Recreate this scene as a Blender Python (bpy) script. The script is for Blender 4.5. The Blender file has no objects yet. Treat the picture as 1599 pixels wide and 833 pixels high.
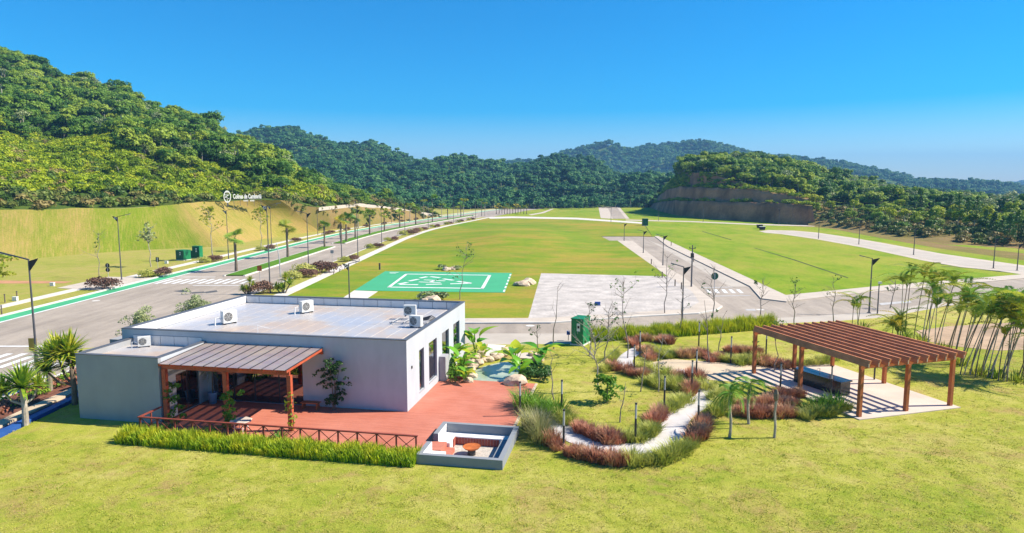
import bpy, bmesh, math, random
import numpy as np
from mathutils import Vector, Matrix, noise as mnoise
R = math.radians
scene = bpy.context.scene
col = scene.collection
random.seed(11)
RG = np.random.default_rng(11)

# ------------------------------------------------------------------ camera, sky, sun, exposure
FOC, PITCH, CAMZ, CX, CY = 1040.0, R(6.6), 12.5, 799.5, 416.5
cam = bpy.data.cameras.new('camera')
cam.sensor_width = 36.0
cam.lens = FOC / 1599.0 * 36.0
cam.clip_start = 0.5
cam.clip_end = 30000
camo = bpy.data.objects.new('camera', cam)
camo.location = (0, 0, CAMZ)
camo.rotation_euler = (R(90) - PITCH, 0, 0)
col.objects.link(camo)
scene.camera = camo

SUN_EL = R(44)
SUN_DIR = Vector((math.cos(SUN_EL) * 0.998, math.cos(SUN_EL) * 0.06, math.sin(SUN_EL)))   # towards the sun
world = bpy.data.worlds.new('World')
scene.world = world
world.use_nodes = True
wn = world.node_tree
wn.nodes.clear()
sky = wn.nodes.new('ShaderNodeTexSky')
sky.sky_type = 'NISHITA'
sky.sun_disc = False
sky.sun_elevation = SUN_EL
sky.sun_rotation = math.atan2(SUN_DIR.x, SUN_DIR.y)
sky.altitude = 50
sky.air_density = 1.0
sky.dust_density = 0.2
sky.ozone_density = 4.0
hs = wn.nodes.new('ShaderNodeHueSaturation')
hs.inputs['Saturation'].default_value = 2.0
bg = wn.nodes.new('ShaderNodeBackground')
bg.inputs['Strength'].default_value = 0.090
wo = wn.nodes.new('ShaderNodeOutputWorld')
wn.links.new(sky.outputs[0], hs.inputs['Color'])
wn.links.new(hs.outputs[0], bg.inputs['Color'])
wn.links.new(bg.outputs[0], wo.inputs['Surface'])

sl = bpy.data.lights.new('sun', 'SUN')
sl.energy = 5.0
sl.angle = R(0.53)
sl.color = (1.0, 0.90, 0.75)
so = bpy.data.objects.new('sun', sl)
so.rotation_euler = SUN_DIR.to_track_quat('Z', 'Y').to_euler()
col.objects.link(so)

scene.view_settings.view_transform = 'Standard'
scene.view_settings.look = 'None'
scene.view_settings.exposure = 0.92
scene.view_settings.gamma = 1.0
scene.cycles.max_bounces = 6
scene.cycles.transparent_max_bounces = 12
scene.cycles.caustics_reflective = False
scene.cycles.caustics_refractive = False
scene.cycles.volume_bounces = 0

# ------------------------------------------------------------------ surveying helpers: a sight line of the photograph met with a level or a distance
def _ray(x, y):
    dx, dy = (x - CX) / FOC, -(y - CY) / FOC
    return Vector((dx, math.cos(PITCH) + dy * math.sin(PITCH), -math.sin(PITCH) + dy * math.cos(PITCH)))
def G(x, y, z=0.0):
    d = _ray(x, y)
    return Vector((0, 0, CAMZ)) + d * ((z - CAMZ) / d.z)
def D(x, y, Y):
    d = _ray(x, y)
    return Vector((0, 0, CAMZ)) + d * (Y / d.y)
def G2(x, y, z=0.0):
    p = G(x, y, z)
    return (p.x, p.y)

# ------------------------------------------------------------------ mesh builder
class MB:
    def __init__(s):
        s.v, s.f, s.m = [], [], []
    def face(s, pts, mi=0):
        n = len(s.v)
        s.v.extend([tuple(p) for p in pts])
        s.f.append(tuple(range(n, n + len(pts))))
        s.m.append(mi)
    def hexa(s, p, mi=0):        # p: 4 bottom (ccw), 4 top
        n = len(s.v)
        s.v.extend([tuple(q) for q in p])
        for q in ((3, 2, 1, 0), (4, 5, 6, 7), (0, 1, 5, 4), (1, 2, 6, 5), (2, 3, 7, 6), (3, 0, 4, 7)):
            s.f.append(tuple(n + i for i in q)); s.m.append(mi)
        return s
    def box(s, x0, x1, y0, y1, z0, z1, mi=0):
        return s.hexa([(x0, y0, z0), (x1, y0, z0), (x1, y1, z0), (x0, y1, z0), (x0, y0, z1), (x1, y0, z1), (x1, y1, z1), (x0, y1, z1)], mi)
    def beam(s, p, q, w, h, mi=0, up=(0, 0, 1)):
        p, q, up = Vector(p), Vector(q), Vector(up)
        d = (q - p).normalized()
        a = d.cross(up)
        if a.length < 1e-4:
            a = d.cross(Vector((0, 1, 0)))
        a.normalize()
        b = a.cross(d).normalized()
        a *= w / 2; b *= h / 2
        return s.hexa([p - a - b, p + a - b, q + a - b, q - a - b, p - a + b, p + a + b, q + a + b, q - a + b], mi)
    def tube(s, pts, rad, n=6, mi=0):
        pts = [Vector(p) for p in pts]
        if not hasattr(rad, '__len__'):
            rad = [rad] * len(pts)
        n0 = len(s.v)
        ref = Vector((0.3, 0.2, 1)).normalized()
        for i, p in enumerate(pts):
            d = (pts[min(i + 1, len(pts) - 1)] - pts[max(i - 1, 0)]).normalized()
            a = d.cross(ref if abs(d.dot(ref)) < 0.95 else Vector((1, 0, 0))).normalized()
            b = d.cross(a)
            for k in range(n):
                t = 2 * math.pi * k / n
                s.v.append(tuple(p + (a * math.cos(t) + b * math.sin(t)) * rad[i]))
        for i in range(len(pts) - 1):
            for k in range(n):
                k2 = (k + 1) % n
                s.f.append((n0 + i * n + k, n0 + i * n + k2, n0 + (i + 1) * n + k2, n0 + (i + 1) * n + k)); s.m.append(mi)
        s.f.append(tuple(n0 + k for k in range(n))[::-1]); s.m.append(mi)
        s.f.append(tuple(n0 + (len(pts) - 1) * n + k for k in range(n))); s.m.append(mi)
        return s
    def lathe(s, prof, n=16, c=(0, 0), mi=0):
        n0 = len(s.v)
        for r, z in prof:
            for k in range(n):
                t = 2 * math.pi * k / n
                s.v.append((c[0] + r * math.cos(t), c[1] + r * math.sin(t), z))
        for i in range(len(prof) - 1):
            for k in range(n):
                k2 = (k + 1) % n
                s.f.append((n0 + i * n + k, n0 + i * n + k2, n0 + (i + 1) * n + k2, n0 + (i + 1) * n + k)); s.m.append(mi)
        return s
    def disc(s, c, a, b, r, n=20, mi=0, r0=0.0):
        c, a, b = Vector(c), Vector(a), Vector(b)
        P = lambda t, q: c + (a * math.cos(t) + b * math.sin(t)) * q
        for k in range(n):
            t, t2 = 2 * math.pi * k / n, 2 * math.pi * (k + 1) / n
            if r0 > 0:
                s.face([P(t, r0), P(t, r), P(t2, r), P(t2, r0)], mi)
            else:
                s.face([c, P(t, r), P(t2, r)], mi)
        return s
    def prism(s, poly, z0, z1, mi=0, side=None):
        side = mi if side is None else side
        A = sum(poly[i][0] * poly[(i + 1) % len(poly)][1] - poly[(i + 1) % len(poly)][0] * poly[i][1] for i in range(len(poly)))
        if A < 0:
            poly = poly[::-1]
        n, k = len(s.v), len(poly)
        s.v.extend([(p[0], p[1], z0) for p in poly] + [(p[0], p[1], z1) for p in poly])
        s.f.append(tuple(range(n + k, n + 2 * k))); s.m.append(mi)
        for i in range(k):
            j = (i + 1) % k
            s.f.append((n + i, n + j, n + k + j, n + k + i)); s.m.append(side)
        return s
    def arrays(s, V, Fc, mi=0):
        n = len(s.v)
        s.v.extend(map(tuple, V)); s.f.extend([tuple(i + n for i in q) for q in Fc]); s.m.extend([mi] * len(Fc))
        return s
    def mesh(s, name, mats, smooth=False):
        me = bpy.data.meshes.new(name)
        me.from_pydata(s.v, [], s.f)
        for m in (mats if isinstance(mats, (list, tuple)) else [mats]):
            me.materials.append(m)
        if any(s.m):
            me.polygons.foreach_set('material_index', s.m)
        if smooth:
            me.polygons.foreach_set('use_smooth', [True] * len(s.f))
        me.update()
        return me
    def build(s, name, mats, parent=None, smooth=False, loc=None):
        return link(name, s.mesh(name, mats, smooth), parent, loc)

def link(name, data, parent=None, loc=None, rot=None, scale=None):
    o = bpy.data.objects.new(name, data)
    col.objects.link(o)
    if parent is not None: o.parent = parent
    if loc is not None: o.location = loc
    if rot is not None: o.rotation_euler = rot
    if scale is not None: o.scale = scale if hasattr(scale, '__len__') else (scale,) * 3
    return o
def tag(o, label=None, cat=None, group=None, kind=None):
    if label: o['label'] = label
    if cat: o['category'] = cat
    if group: o['group'] = group
    if kind: o['kind'] = kind
    return o
def thing(name, label, cat, loc=(0, 0, 0), rz=0, group=None, scale=None):
    o = link(name, None, None, loc, (0, 0, rz), scale)
    o.empty_display_size = 0.3
    return tag(o, label, cat, group)
def struct(o):
    o['kind'] = 'structure'; return o
ORD = ['first', 'second', 'third', 'fourth', 'fifth', 'sixth', 'seventh', 'eighth', 'ninth', 'tenth', 'eleventh', 'twelfth', 'thirteenth', 'fourteenth', 'fifteenth', 'sixteenth', 'seventeenth', 'eighteenth', 'nineteenth', 'twentieth']

# ------------------------------------------------------------------ materials
class NT:
    def __init__(s, name):
        s.mat = bpy.data.materials.new(name)
        s.mat.use_nodes = True
        s.t = s.mat.node_tree
        s.p = s.t.nodes['Principled BSDF']
        s.out = s.t.nodes['Material Output']
    def n(s, typ, **kw):
        o = s.t.nodes.new(typ)
        for k, v in kw.items():
            setattr(o, k, v)
        return o
    def l(s, a, b):
        s.t.links.new(a, b)
    def pos(s):
        return s.n('ShaderNodeNewGeometry').outputs['Position']
    def noise(s, vec, scale, detail=4, rough=0.55, stretch=None, dist=0.0):
        if stretch:
            mp = s.n('ShaderNodeMapping')
            mp.inputs['Scale'].default_value = stretch
            s.l(vec, mp.inputs['Vector']); vec = mp.outputs[0]
        o = s.n('ShaderNodeTexNoise')
        o.inputs['Scale'].default_value = scale
        o.inputs['Detail'].default_value = detail
        o.inputs['Roughness'].default_value = rough
        o.inputs['Distortion'].default_value = dist
        s.l(vec, o.inputs['Vector'])
        return o.outputs['Fac']
    def ramp(s, fac, stops):
        o = s.n('ShaderNodeValToRGB')
        el = o.color_ramp.elements
        while len(el) < len(stops): el.new(0.5)
        for e, (p, c) in zip(el, stops):
            e.position = p; e.color = (*c, 1) if len(c) == 3 else c
        s.l(fac, o.inputs[0])
        return o.outputs[0]
    def mix(s, fac, a, b, mode='MIX'):
        o = s.n('ShaderNodeMix', data_type='RGBA', blend_type=mode)
        if isinstance(fac, (int, float)): o.inputs[0].default_value = fac
        else: s.l(fac, o.inputs[0])
        for i, x in ((6, a), (7, b)):
            if isinstance(x, (tuple, list)): o.inputs[i].default_value = (*x, 1) if len(x) == 3 else x
            else: s.l(x, o.inputs[i])
        return o.outputs[2]
    def bump(s, h, strength=0.3, dist=0.05):
        o = s.n('ShaderNodeBump')
        o.inputs['Strength'].default_value = strength
        o.inputs['Distance'].default_value = dist
        s.l(h, o.inputs['Height'])
        s.l(o.outputs[0], s.p.inputs['Normal'])
    def fin(s, c=None, rough=0.8, spec=0.3, metal=0.0):
        if c is not None:
            if isinstance(c, (tuple, list)): s.p.inputs['Base Color'].default_value = (*c, 1)
            else: s.l(c, s.p.inputs['Base Color'])
        s.p.inputs['Roughness'].default_value = rough
        s.p.inputs['Specular IOR Level'].default_value = spec
        s.p.inputs['Metallic'].default_value = metal
        return s.mat

def k(c, f): return tuple(min(1, x * f) for x in c)
def plain(name, c, var=0.15, scale=3.0, rough=0.7, spec=0.3, metal=0.0, bump=0.0, bscale=40, fine=0.06):
    t = NT(name); p = t.pos()
    a = t.noise(p, scale, 5)
    c1 = t.ramp(a, [(0.3, k(c, 1 - var)), (0.7, k(c, 1 + var))])
    b = t.noise(p, bscale, 3)
    c2 = t.mix(0.6, c1, t.ramp(b, [(0.3, k((1, 1, 1), 1 - 2 * fine)), (0.7, (1, 1, 1))]), 'MULTIPLY')
    if bump: t.bump(b, bump, 0.02)
    return t.fin(c2, rough, spec, metal)
def grass(name, stops, tan, tanamt=0.35, big=0.06, mid=0.6, stretch=None, fine=(4.0, 16.0)):
    t = NT(name); p = t.pos()
    a = t.noise(p, big, 5, 0.6)
    m = t.noise(p, mid, 8, 0.72, stretch)
    f = t.noise(p, fine[1], 4, 0.75)
    g = t.noise(p, fine[0], 6, 0.8, stretch, 0.4)
    s = t.n('ShaderNodeMath', operation='MULTIPLY_ADD'); t.l(m, s.inputs[0]); s.inputs[1].default_value = 0.5
    s2 = t.n('ShaderNodeMath', operation='MULTIPLY'); t.l(a, s2.inputs[0]); s2.inputs[1].default_value = 0.5
    t.l(s2.outputs[0], s.inputs[2])
    c = t.ramp(s.outputs[0], stops)
    w = t.noise(p, mid * 0.45, 7, 0.75, stretch, 0.8)
    c = t.mix(t.ramp(w, [(0.5, (0, 0, 0)), (0.66, (tanamt,) * 3)]), c, tan)
    c = t.mix(0.8, c, t.ramp(g, [(0.30, (0.58, 0.64, 0.55)), (0.5, (0.92, 0.92, 0.88)), (0.7, (1, 1, 0.95))]), 'MULTIPLY')
    c = t.mix(0.8, c, t.ramp(f, [(0.28, (0.5, 0.56, 0.5)), (0.5, (0.92, 0.92, 0.9)), (0.7, (1, 1, 0.95))]), 'MULTIPLY')
    t.bump(f, 0.8, 0.06)
    return t.fin(c, 0.95, 0.1)
def leaf(name, stops, rand=0.5, trans=0.3, scale=0.12, rough=0.55, tip=None):
    """foliage: colour from the plant's own random number and its place in the wood, some light through the blades"""
    t = NT(name); p = t.pos()
    oi = t.n('ShaderNodeObjectInfo')
    a = t.noise(p, scale, 3)
    s = t.n('ShaderNodeMix'); s.inputs[0].default_value = rand
    t.l(a, s.inputs[2]); t.l(oi.outputs['Random'], s.inputs[3])
    c = t.ramp(s.outputs[0], stops)
    f = t.noise(p, 1.7, 3)
    c = t.mix(0.6, c, t.ramp(f, [(0.3, (0.6, 0.65, 0.6)), (0.7, (1.0, 1.0, 1.0))]), 'MULTIPLY')
    if tip:                       # ripe seed heads and bleached tips: (height, colour, amount)
        sp = t.n('ShaderNodeSeparateXYZ'); t.l(t.n('ShaderNodeTexCoord').outputs['Object'], sp.inputs[0])
        dv = t.n('ShaderNodeMath', operation='DIVIDE'); t.l(sp.outputs[2], dv.inputs[0]); dv.inputs[1].default_value = tip[0]
        c = t.mix(t.ramp(dv.outputs[0], [(0.35, (0, 0, 0)), (1.0, (tip[2],) * 3)]), c, tip[1])
    t.fin(c, rough, 0.25)
    if trans > 0:
        tr = t.n('ShaderNodeBsdfTranslucent'); t.l(c, tr.inputs['Color'])
        mx = t.n('ShaderNodeMixShader'); mx.inputs[0].default_value = trans
        t.l(t.p.outputs[0], mx.inputs[1]); t.l(tr.outputs[0], mx.inputs[2])
        t.l(mx.outputs[0], t.out.inputs['Surface'])
    return t.mat
def glass(name, tint, clear=0.6, rough=0.02):
    t = NT(name)
    tr = t.n('ShaderNodeBsdfTransparent'); tr.inputs[0].default_value = (*tint, 1)
    gl = t.n('ShaderNodeBsdfGlossy'); gl.inputs['Roughness'].default_value = rough; gl.inputs['Color'].default_value = (0.9, 0.95, 1, 1)
    fr = t.n('ShaderNodeFresnel'); fr.inputs['IOR'].default_value = 1.9
    mx = t.n('ShaderNodeMixShader')
    ad = t.n('ShaderNodeMath', operation='ADD'); t.l(fr.outputs[0], ad.inputs[0]); ad.inputs[1].default_value = (1 - clear) * 0.3
    t.l(ad.outputs[0], mx.inputs[0]); t.l(tr.outputs[0], mx.inputs[1]); t.l(gl.outputs[0], mx.inputs[2])
    t.l(mx.outputs[0], t.out.inputs['Surface'])
    return t.mat

M = {}
M['lawn'] = grass('lawn_grass', [(0.38, (0.256, 0.333, 0.028)), (0.49, (0.408, 0.414, 0.064)), (0.60, (0.536, 0.481, 0.138))], (0.42, 0.29, 0.12), 0.85, 0.07, 0.7)
M['field'] = grass('field_grass', [(0.41, (0.137, 0.267, 0.013)), (0.49, (0.230, 0.297, 0.023)), (0.57, (0.379, 0.302, 0.047))], (0.36, 0.24, 0.07), 0.42, 0.024, 0.10, (1, 2.2, 1), (1.2, 5.0))
M['bright_field'] = grass('bright_field_grass', [(0.41, (0.151, 0.279, 0.012)), (0.49, (0.243, 0.335, 0.022)), (0.58, (0.344, 0.356, 0.048))], (0.34, 0.29, 0.06), 0.5, 0.02, 0.09, (2.2, 1, 1), (1.0, 5.0))
def bank_grass(name, stops, streak, green):
    """mown slope: streaks run up the slope, so it uses the slope's own coordinates"""
    t = NT(name); uv = t.n('ShaderNodeUVMap').outputs[0]; p = t.pos()
    a = t.noise(uv, 0.07, 5, 0.6); b = t.noise(uv, 1.6, 6, 0.75, (1, 0.16, 1)); f = t.noise(p, 3.5, 6, 0.8)
    s = t.n('ShaderNodeMath', operation='MULTIPLY_ADD'); t.l(b, s.inputs[0]); s.inputs[1].default_value = 0.5
    s2 = t.n('ShaderNodeMath', operation='MULTIPLY'); t.l(a, s2.inputs[0]); s2.inputs[1].default_value = 0.5; t.l(s2.outputs[0], s.inputs[2])
    c = t.ramp(s.outputs[0], stops)
    sx = t.n('ShaderNodeSeparateXYZ'); t.l(uv, sx.inputs[0])
    w = t.n('ShaderNodeMath', operation='MULTIPLY_ADD'); t.l(t.noise(uv, .25, 4, .6), w.inputs[0]); w.inputs[1].default_value = 9.0; t.l(sx.outputs[0], w.inputs[2])
    w2 = t.n('ShaderNodeMath', operation='DIVIDE'); t.l(w.outputs[0], w2.inputs[0]); w2.inputs[1].default_value = 170.0
    c = t.mix(t.ramp(w2.outputs[0], [(0.20, (0.2,) * 3), (0.25, (0.65,) * 3), (0.30, (0.25,) * 3), (0.345, (0.85,) * 3), (0.40, (1.0,) * 3), (0.56, (0.9,) * 3), (0.64, (0, 0, 0))]), c, t.ramp(s.outputs[0], green))
    c = t.mix(t.ramp(b, [(0.5, (0, 0, 0)), (0.7, (0.5,) * 3)]), c, streak)
    c = t.mix(0.85, c, t.ramp(f, [(0.32, (0.55, 0.6, 0.5)), (0.52, (0.93, 0.93, 0.9)), (0.7, (1, 1, 0.95))]), 'MULTIPLY')
    t.bump(f, 0.9, 0.2)
    return t.fin(c, 0.95, 0.1)
M['bank'] = bank_grass('bank_grass', [(0.40, (0.25, 0.25, 0.04)), (0.5, (0.36, 0.285, 0.075)), (0.58, (0.42, 0.29, 0.10))], (0.44, 0.30, 0.13), [(0.38, (0.13, 0.22, 0.010)), (0.5, (0.19, 0.25, 0.018)), (0.6, (0.27, 0.28, 0.04))])
M['verge'] = grass('verge_grass', [(0.30, (0.240, 0.297, 0.036)), (0.46, (0.360, 0.363, 0.072)), (0.62, (0.450, 0.374, 0.117))], (0.48, 0.34, 0.16), 0.5, 0.05, 0.4)
M['rough_ground'] = grass('rough_ground', [(0.30, (0.12, 0.16, 0.03)), (0.46, (0.24, 0.20, 0.06)), (0.62, (0.30, 0.20, 0.09))], (0.36, 0.22, 0.12), 0.6, 0.03, 0.2)
M['median'] = grass('median_grass', [(0.30, (0.065, 0.182, 0.016)), (0.5, (0.104, 0.247, 0.023)), (0.65, (0.156, 0.286, 0.026))], (0.15, 0.2, 0.03), 0.3, 0.1, 0.6)
M['forest_floor'] = grass('forest_floor', [(0.30, (0.048, 0.102, 0.017)), (0.5, (0.080, 0.136, 0.021)), (0.65, (0.144, 0.170, 0.028))], (0.10, 0.08, 0.03), 0.4, 0.02, 0.1)
def asphalt():
    t = NT('asphalt'); p = t.pos()
    a = t.noise(p, 0.09, 5, 0.6)
    b = t.noise(p, 0.8, 5, 0.65, (1, 0.12, 1))
    f = t.noise(p, 30, 3, 0.7)
    c = t.ramp(a, [(0.3, (0.36, 0.305, 0.245)), (0.7, (0.47, 0.40, 0.325))])
    c = t.mix(0.75, c, t.ramp(b, [(0.32, (0.70, 0.70, 0.71)), (0.62, (1, 1, 1))]), 'MULTIPLY')
    cr = t.noise(p, 0.35, 8, 0.8, None, 1.5)
    c = t.mix(0.5, c, t.ramp(cr, [(0.47, (1, 1, 1)), (0.5, (0.72, 0.72, 0.72)), (0.53, (1, 1, 1))]), 'MULTIPLY')
    c = t.mix(0.5, c, t.ramp(f, [(0.3, (0.75, 0.75, 0.75)), (0.7, (1, 1, 1))]), 'MULTIPLY')
    t.bump(f, 0.3, 0.01)
    return t.fin(c, 0.85, 0.3)
M['asphalt'] = asphalt()
M['light_asphalt'] = plain('light_paving', (0.46, 0.41, 0.345), 0.1, 0.3, 0.9, bscale=12)
M['sidewalk'] = plain('sidewalk_concrete', (0.53, 0.46, 0.38), 0.10, 0.5, 0.9, bscale=15, fine=0.1)
M['white_walk'] = plain('white_sidewalk', (0.62, 0.58, 0.52), 0.08, 0.6, 0.9, bscale=15, fine=0.08)
M['kerb'] = plain('kerb_concrete', (0.62, 0.60, 0.55), 0.1, 1.2, 0.9, bscale=12)
M['gravel'] = plain('pale_gravel', (0.53, 0.485, 0.44), 0.24, 0.5, 0.95, bscale=3.5, fine=0.22, bump=0.5)
M['paint'] = plain('road_paint', (0.72, 0.72, 0.70), 0.1, 1.5, 0.7, bscale=18, fine=0.1)
M['worn_paint'] = plain('worn_road_paint', (0.50, 0.49, 0.47), 0.2, 1.5, 0.8, bscale=10, fine=0.2)
M['green_lane'] = plain('green_lane_paint', (0.06, 0.36, 0.17), 0.2, 0.25, 0.75, bscale=20, fine=0.06)
M['helipad'] = plain('green_court_paint', (0.06, 0.36, 0.17), 0.08, 0.3, 0.7, bscale=14, fine=0.04)
M['red_dirt'] = plain('red_dirt', (0.50, 0.25, 0.13), 0.15, 0.5, 0.95, bscale=8, fine=0.12)
M['sand'] = plain('pale_sand', (0.58, 0.47, 0.33), 0.12, 0.8, 0.95, bscale=14, fine=0.14, bump=0.5)
M['slab'] = plain('patio_concrete', (0.58, 0.50, 0.42), 0.10, 0.6, 0.9, bscale=20, fine=0.1)
M['path'] = plain('path_paving', (0.55, 0.53, 0.52), 0.12, 1.0, 0.9, bscale=20, fine=0.12)
def wall_paint(name, c):
    t = NT(name); p = t.pos()
    a = t.noise(p, 0.7, 5, 0.6)
    b = t.noise(p, 1.3, 5, 0.65, (1, 1, 0.25), 0.4)
    f = t.noise(p, 60, 3)
    q = t.ramp(a, [(0.3, k(c, 0.90)), (0.7, c)])
    q = t.mix(0.4, q, t.ramp(b, [(0.32, (0.80, 0.80, 0.81)), (0.62, (1, 1, 1))]), 'MULTIPLY')
    t.bump(f, 0.15, 0.01)
    return t.fin(q, 0.85, 0.2)
M['wall'] = wall_paint('white_wall_paint', (0.49, 0.52, 0.56))
M['annex_wall'] = wall_paint('grey_wall_paint', (0.34, 0.35, 0.36))
M['grey_coping'] = plain('dark_coping_metal', (0.10, 0.11, 0.13), 0.1, 2, 0.5)
def roof_mat():
    t = NT('pale_roof_membrane'); p = t.pos()
    a = t.noise(p, 0.22, 5, 0.6); b = t.noise(p, 1.2, 5, 0.7)
    c = t.ramp(a, [(0.38, (0.40, 0.42, 0.47)), (0.52, (0.47, 0.44, 0.42)), (0.62, (0.50, 0.40, 0.32))])
    c = t.mix(0.5, c, t.ramp(b, [(0.3, (0.78, 0.77, 0.76)), (0.7, (1, 1, 1))]), 'MULTIPLY')
    return t.fin(c, 0.38, 0.4)
M['roof'] = roof_mat()
M['parapet'] = wall_paint('parapet_paint', (0.72, 0.71, 0.70))
def wood(name, c, rough=0.6):
    t = NT(name)
    tc = t.n('ShaderNodeTexCoord').outputs['Object']; p = t.pos()
    a = t.noise(p, 1.1, 4, 0.6); b = t.noise(tc, 9, 5, 0.7, (1, 0.15, 1), 0.5)
    q = t.ramp(a, [(0.3, k(c, 0.75)), (0.7, k(c, 1.2))])
    q = t.mix(0.6, q, t.ramp(b, [(0.3, (0.6, 0.56, 0.55)), (0.7, (1, 1, 1))]), 'MULTIPLY')
    t.bump(b, 0.2, 0.01)
    return t.fin(q, rough, 0.35)
M['pergola_wood'] = wood('orange_brown_wood', (0.44, 0.135, 0.045))
M['slat_wood'] = wood('weathered_red_wood', (0.62, 0.235, 0.09))
M['red_frame'] = wood('red_painted_wood', (0.50, 0.105, 0.045))
M['rail_wood'] = wood('dark_red_wood', (0.26, 0.06, 0.04))
def deck():
    t = NT('red_deck'); p = t.pos()
    mp = t.n('ShaderNodeMapping'); mp.inputs['Rotation'].default_value = (0, 0, R(10.3)); t.l(p, mp.inputs['Vector'])
    a = t.noise(p, 0.4, 5, 0.6); b = t.noise(mp.outputs[0], 3.0, 3, 0.6, (0.15, 3.0, 1)); f = t.noise(p, 25, 3)
    q = t.ramp(a, [(0.3, (0.50, 0.16, 0.10)), (0.7, (0.60, 0.23, 0.16))])
    q = t.mix(0.6, q, t.ramp(b, [(0.35, (0.72, 0.68, 0.66)), (0.62, (1, 1, 1))]), 'MULTIPLY')
    q = t.mix(0.7, q, t.ramp(f, [(0.3, (0.78, 0.76, 0.75)), (0.7, (1, 1, 1))]), 'MULTIPLY')
    return t.fin(q, 0.8, 0.25)
M['deck'] = deck()
M['dark_metal'] = plain('dark_metal', (0.035, 0.035, 0.04), 0.2, 3, 0.45, 0.5)
M['pole'] = plain('grey_pole', (0.09, 0.09, 0.10), 0.2, 1, 0.5, 0.5)
M['pale_pole'] = plain('galvanised_pole', (0.42, 0.42, 0.42), 0.15, 1, 0.5, 0.5)
M['black'] = plain('black_panel', (0.02, 0.022, 0.025), 0.2, 3, 0.5)
M['white'] = plain('white_enamel', (0.78, 0.78, 0.76), 0.06, 3, 0.5)
M['ac'] = plain('cream_enamel', (0.70, 0.69, 0.65), 0.06, 3, 0.5)
M['ac_dark'] = plain('grille_dark', (0.09, 0.09, 0.09), 0.2, 8, 0.6)
M['grey_box'] = plain('grey_box', (0.36, 0.36, 0.38), 0.08, 3, 0.6)
M['green_box'] = plain('green_cabinet_paint', (0.008, 0.19, 0.07), 0.12, 1.5, 0.5, 0.4)
M['dark_green_box'] = plain('dark_green_cabinet_paint', (0.006, 0.10, 0.06), 0.12, 1.5, 0.5, 0.4)
M['blue'] = plain('blue_channel_paint', (0.03, 0.10, 0.34), 0.15, 1.0, 0.5)
M['dark_blue'] = plain('dark_blue_channel_paint', (0.012, 0.035, 0.15), 0.15, 1.0, 0.5)
M['pot'] = plain('blue_grey_pot', (0.22, 0.36, 0.55), 0.1, 2, 0.6)
M['pit_wall'] = plain('grey_blue_render', (0.24, 0.26, 0.28), 0.06, 1.5, 0.8)
M['pit_white'] = plain('white_bench_render', (0.78, 0.76, 0.74), 0.05, 1.5, 0.8)
M['brick_red'] = plain('red_tile', (0.38, 0.10, 0.07), 0.2, 5, 0.7)
M['pebble'] = plain('pebble_floor', (0.52, 0.48, 0.42), 0.25, 8, 0.9, bscale=18, fine=0.2)
M['rust'] = plain('rusty_steel', (0.48, 0.13, 0.03), 0.3, 3, 0.7)
M['rock'] = plain('pale_rock', (0.60, 0.47, 0.34), 0.35, 2.2, 0.9, bscale=9, fine=0.2, bump=0.6)
M['trunk'] = plain('brown_bark', (0.20, 0.155, 0.115), 0.3, 4, 0.9, bscale=20, fine=0.2, bump=0.5)
M['pale_trunk'] = plain('pale_bark', (0.42, 0.37, 0.31), 0.3, 3, 0.9, bscale=16, fine=0.2, bump=0.5)
M['twig'] = plain('grey_twig', (0.26, 0.22, 0.19), 0.25, 4, 0.9)
M['interior'] = plain('interior_paint', (0.35, 0.34, 0.33), 0.1, 1, 0.9)
M['interior_floor'] = plain('interior_floor', (0.22, 0.20, 0.19), 0.1, 1, 0.4)
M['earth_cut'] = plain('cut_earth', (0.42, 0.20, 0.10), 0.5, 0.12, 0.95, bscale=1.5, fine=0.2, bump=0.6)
M['earth_edge'] = plain('pale_earth', (0.44, 0.31, 0.20), 0.25, 0.3, 0.95, bscale=2, fine=0.15)
M['mulch'] = plain('red_mulch', (0.20, 0.085, 0.055), 0.4, 2.5, 0.95, bscale=9, fine=0.3, bump=0.8)
M['counter'] = plain('dark_counter_stone', (0.015, 0.022, 0.024), 0.25, 2.5, 0.18, 0.6)
M['glass'] = glass('window_glass', (0.55, 0.59, 0.61), 0.35)
def smoky():
    t = NT('smoky_roof_panel'); p = t.pos()
    c = t.ramp(t.noise(p, 0.9, 4), [(0.35, (0.46, 0.38, 0.40)), (0.65, (0.60, 0.52, 0.44))])
    t.fin(c, 0.15, 0.5)
    tr = t.n('ShaderNodeBsdfTransparent'); tr.inputs[0].default_value = (0.75, 0.68, 0.66, 1)
    mx = t.n('ShaderNodeMixShader'); mx.inputs[0].default_value = 0.45
    t.l(t.p.outputs[0], mx.inputs[1]); t.l(tr.outputs[0], mx.inputs[2]); t.l(mx.outputs[0], t.out.inputs['Surface'])
    return t.mat
M['roof_glass'] = smoky()
def water():
    t = NT('pond_water'); p = t.pos()
    w = t.noise(p, 3.0, 3)
    t.bump(w, 0.08, 0.05)
    c = t.ramp(t.noise(p, 0.7, 3), [(0.35, (0.24, 0.32, 0.24)), (0.65, (0.42, 0.47, 0.36))])
    return t.fin(c, 0.16, 0.4)
M['water'] = water()
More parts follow.
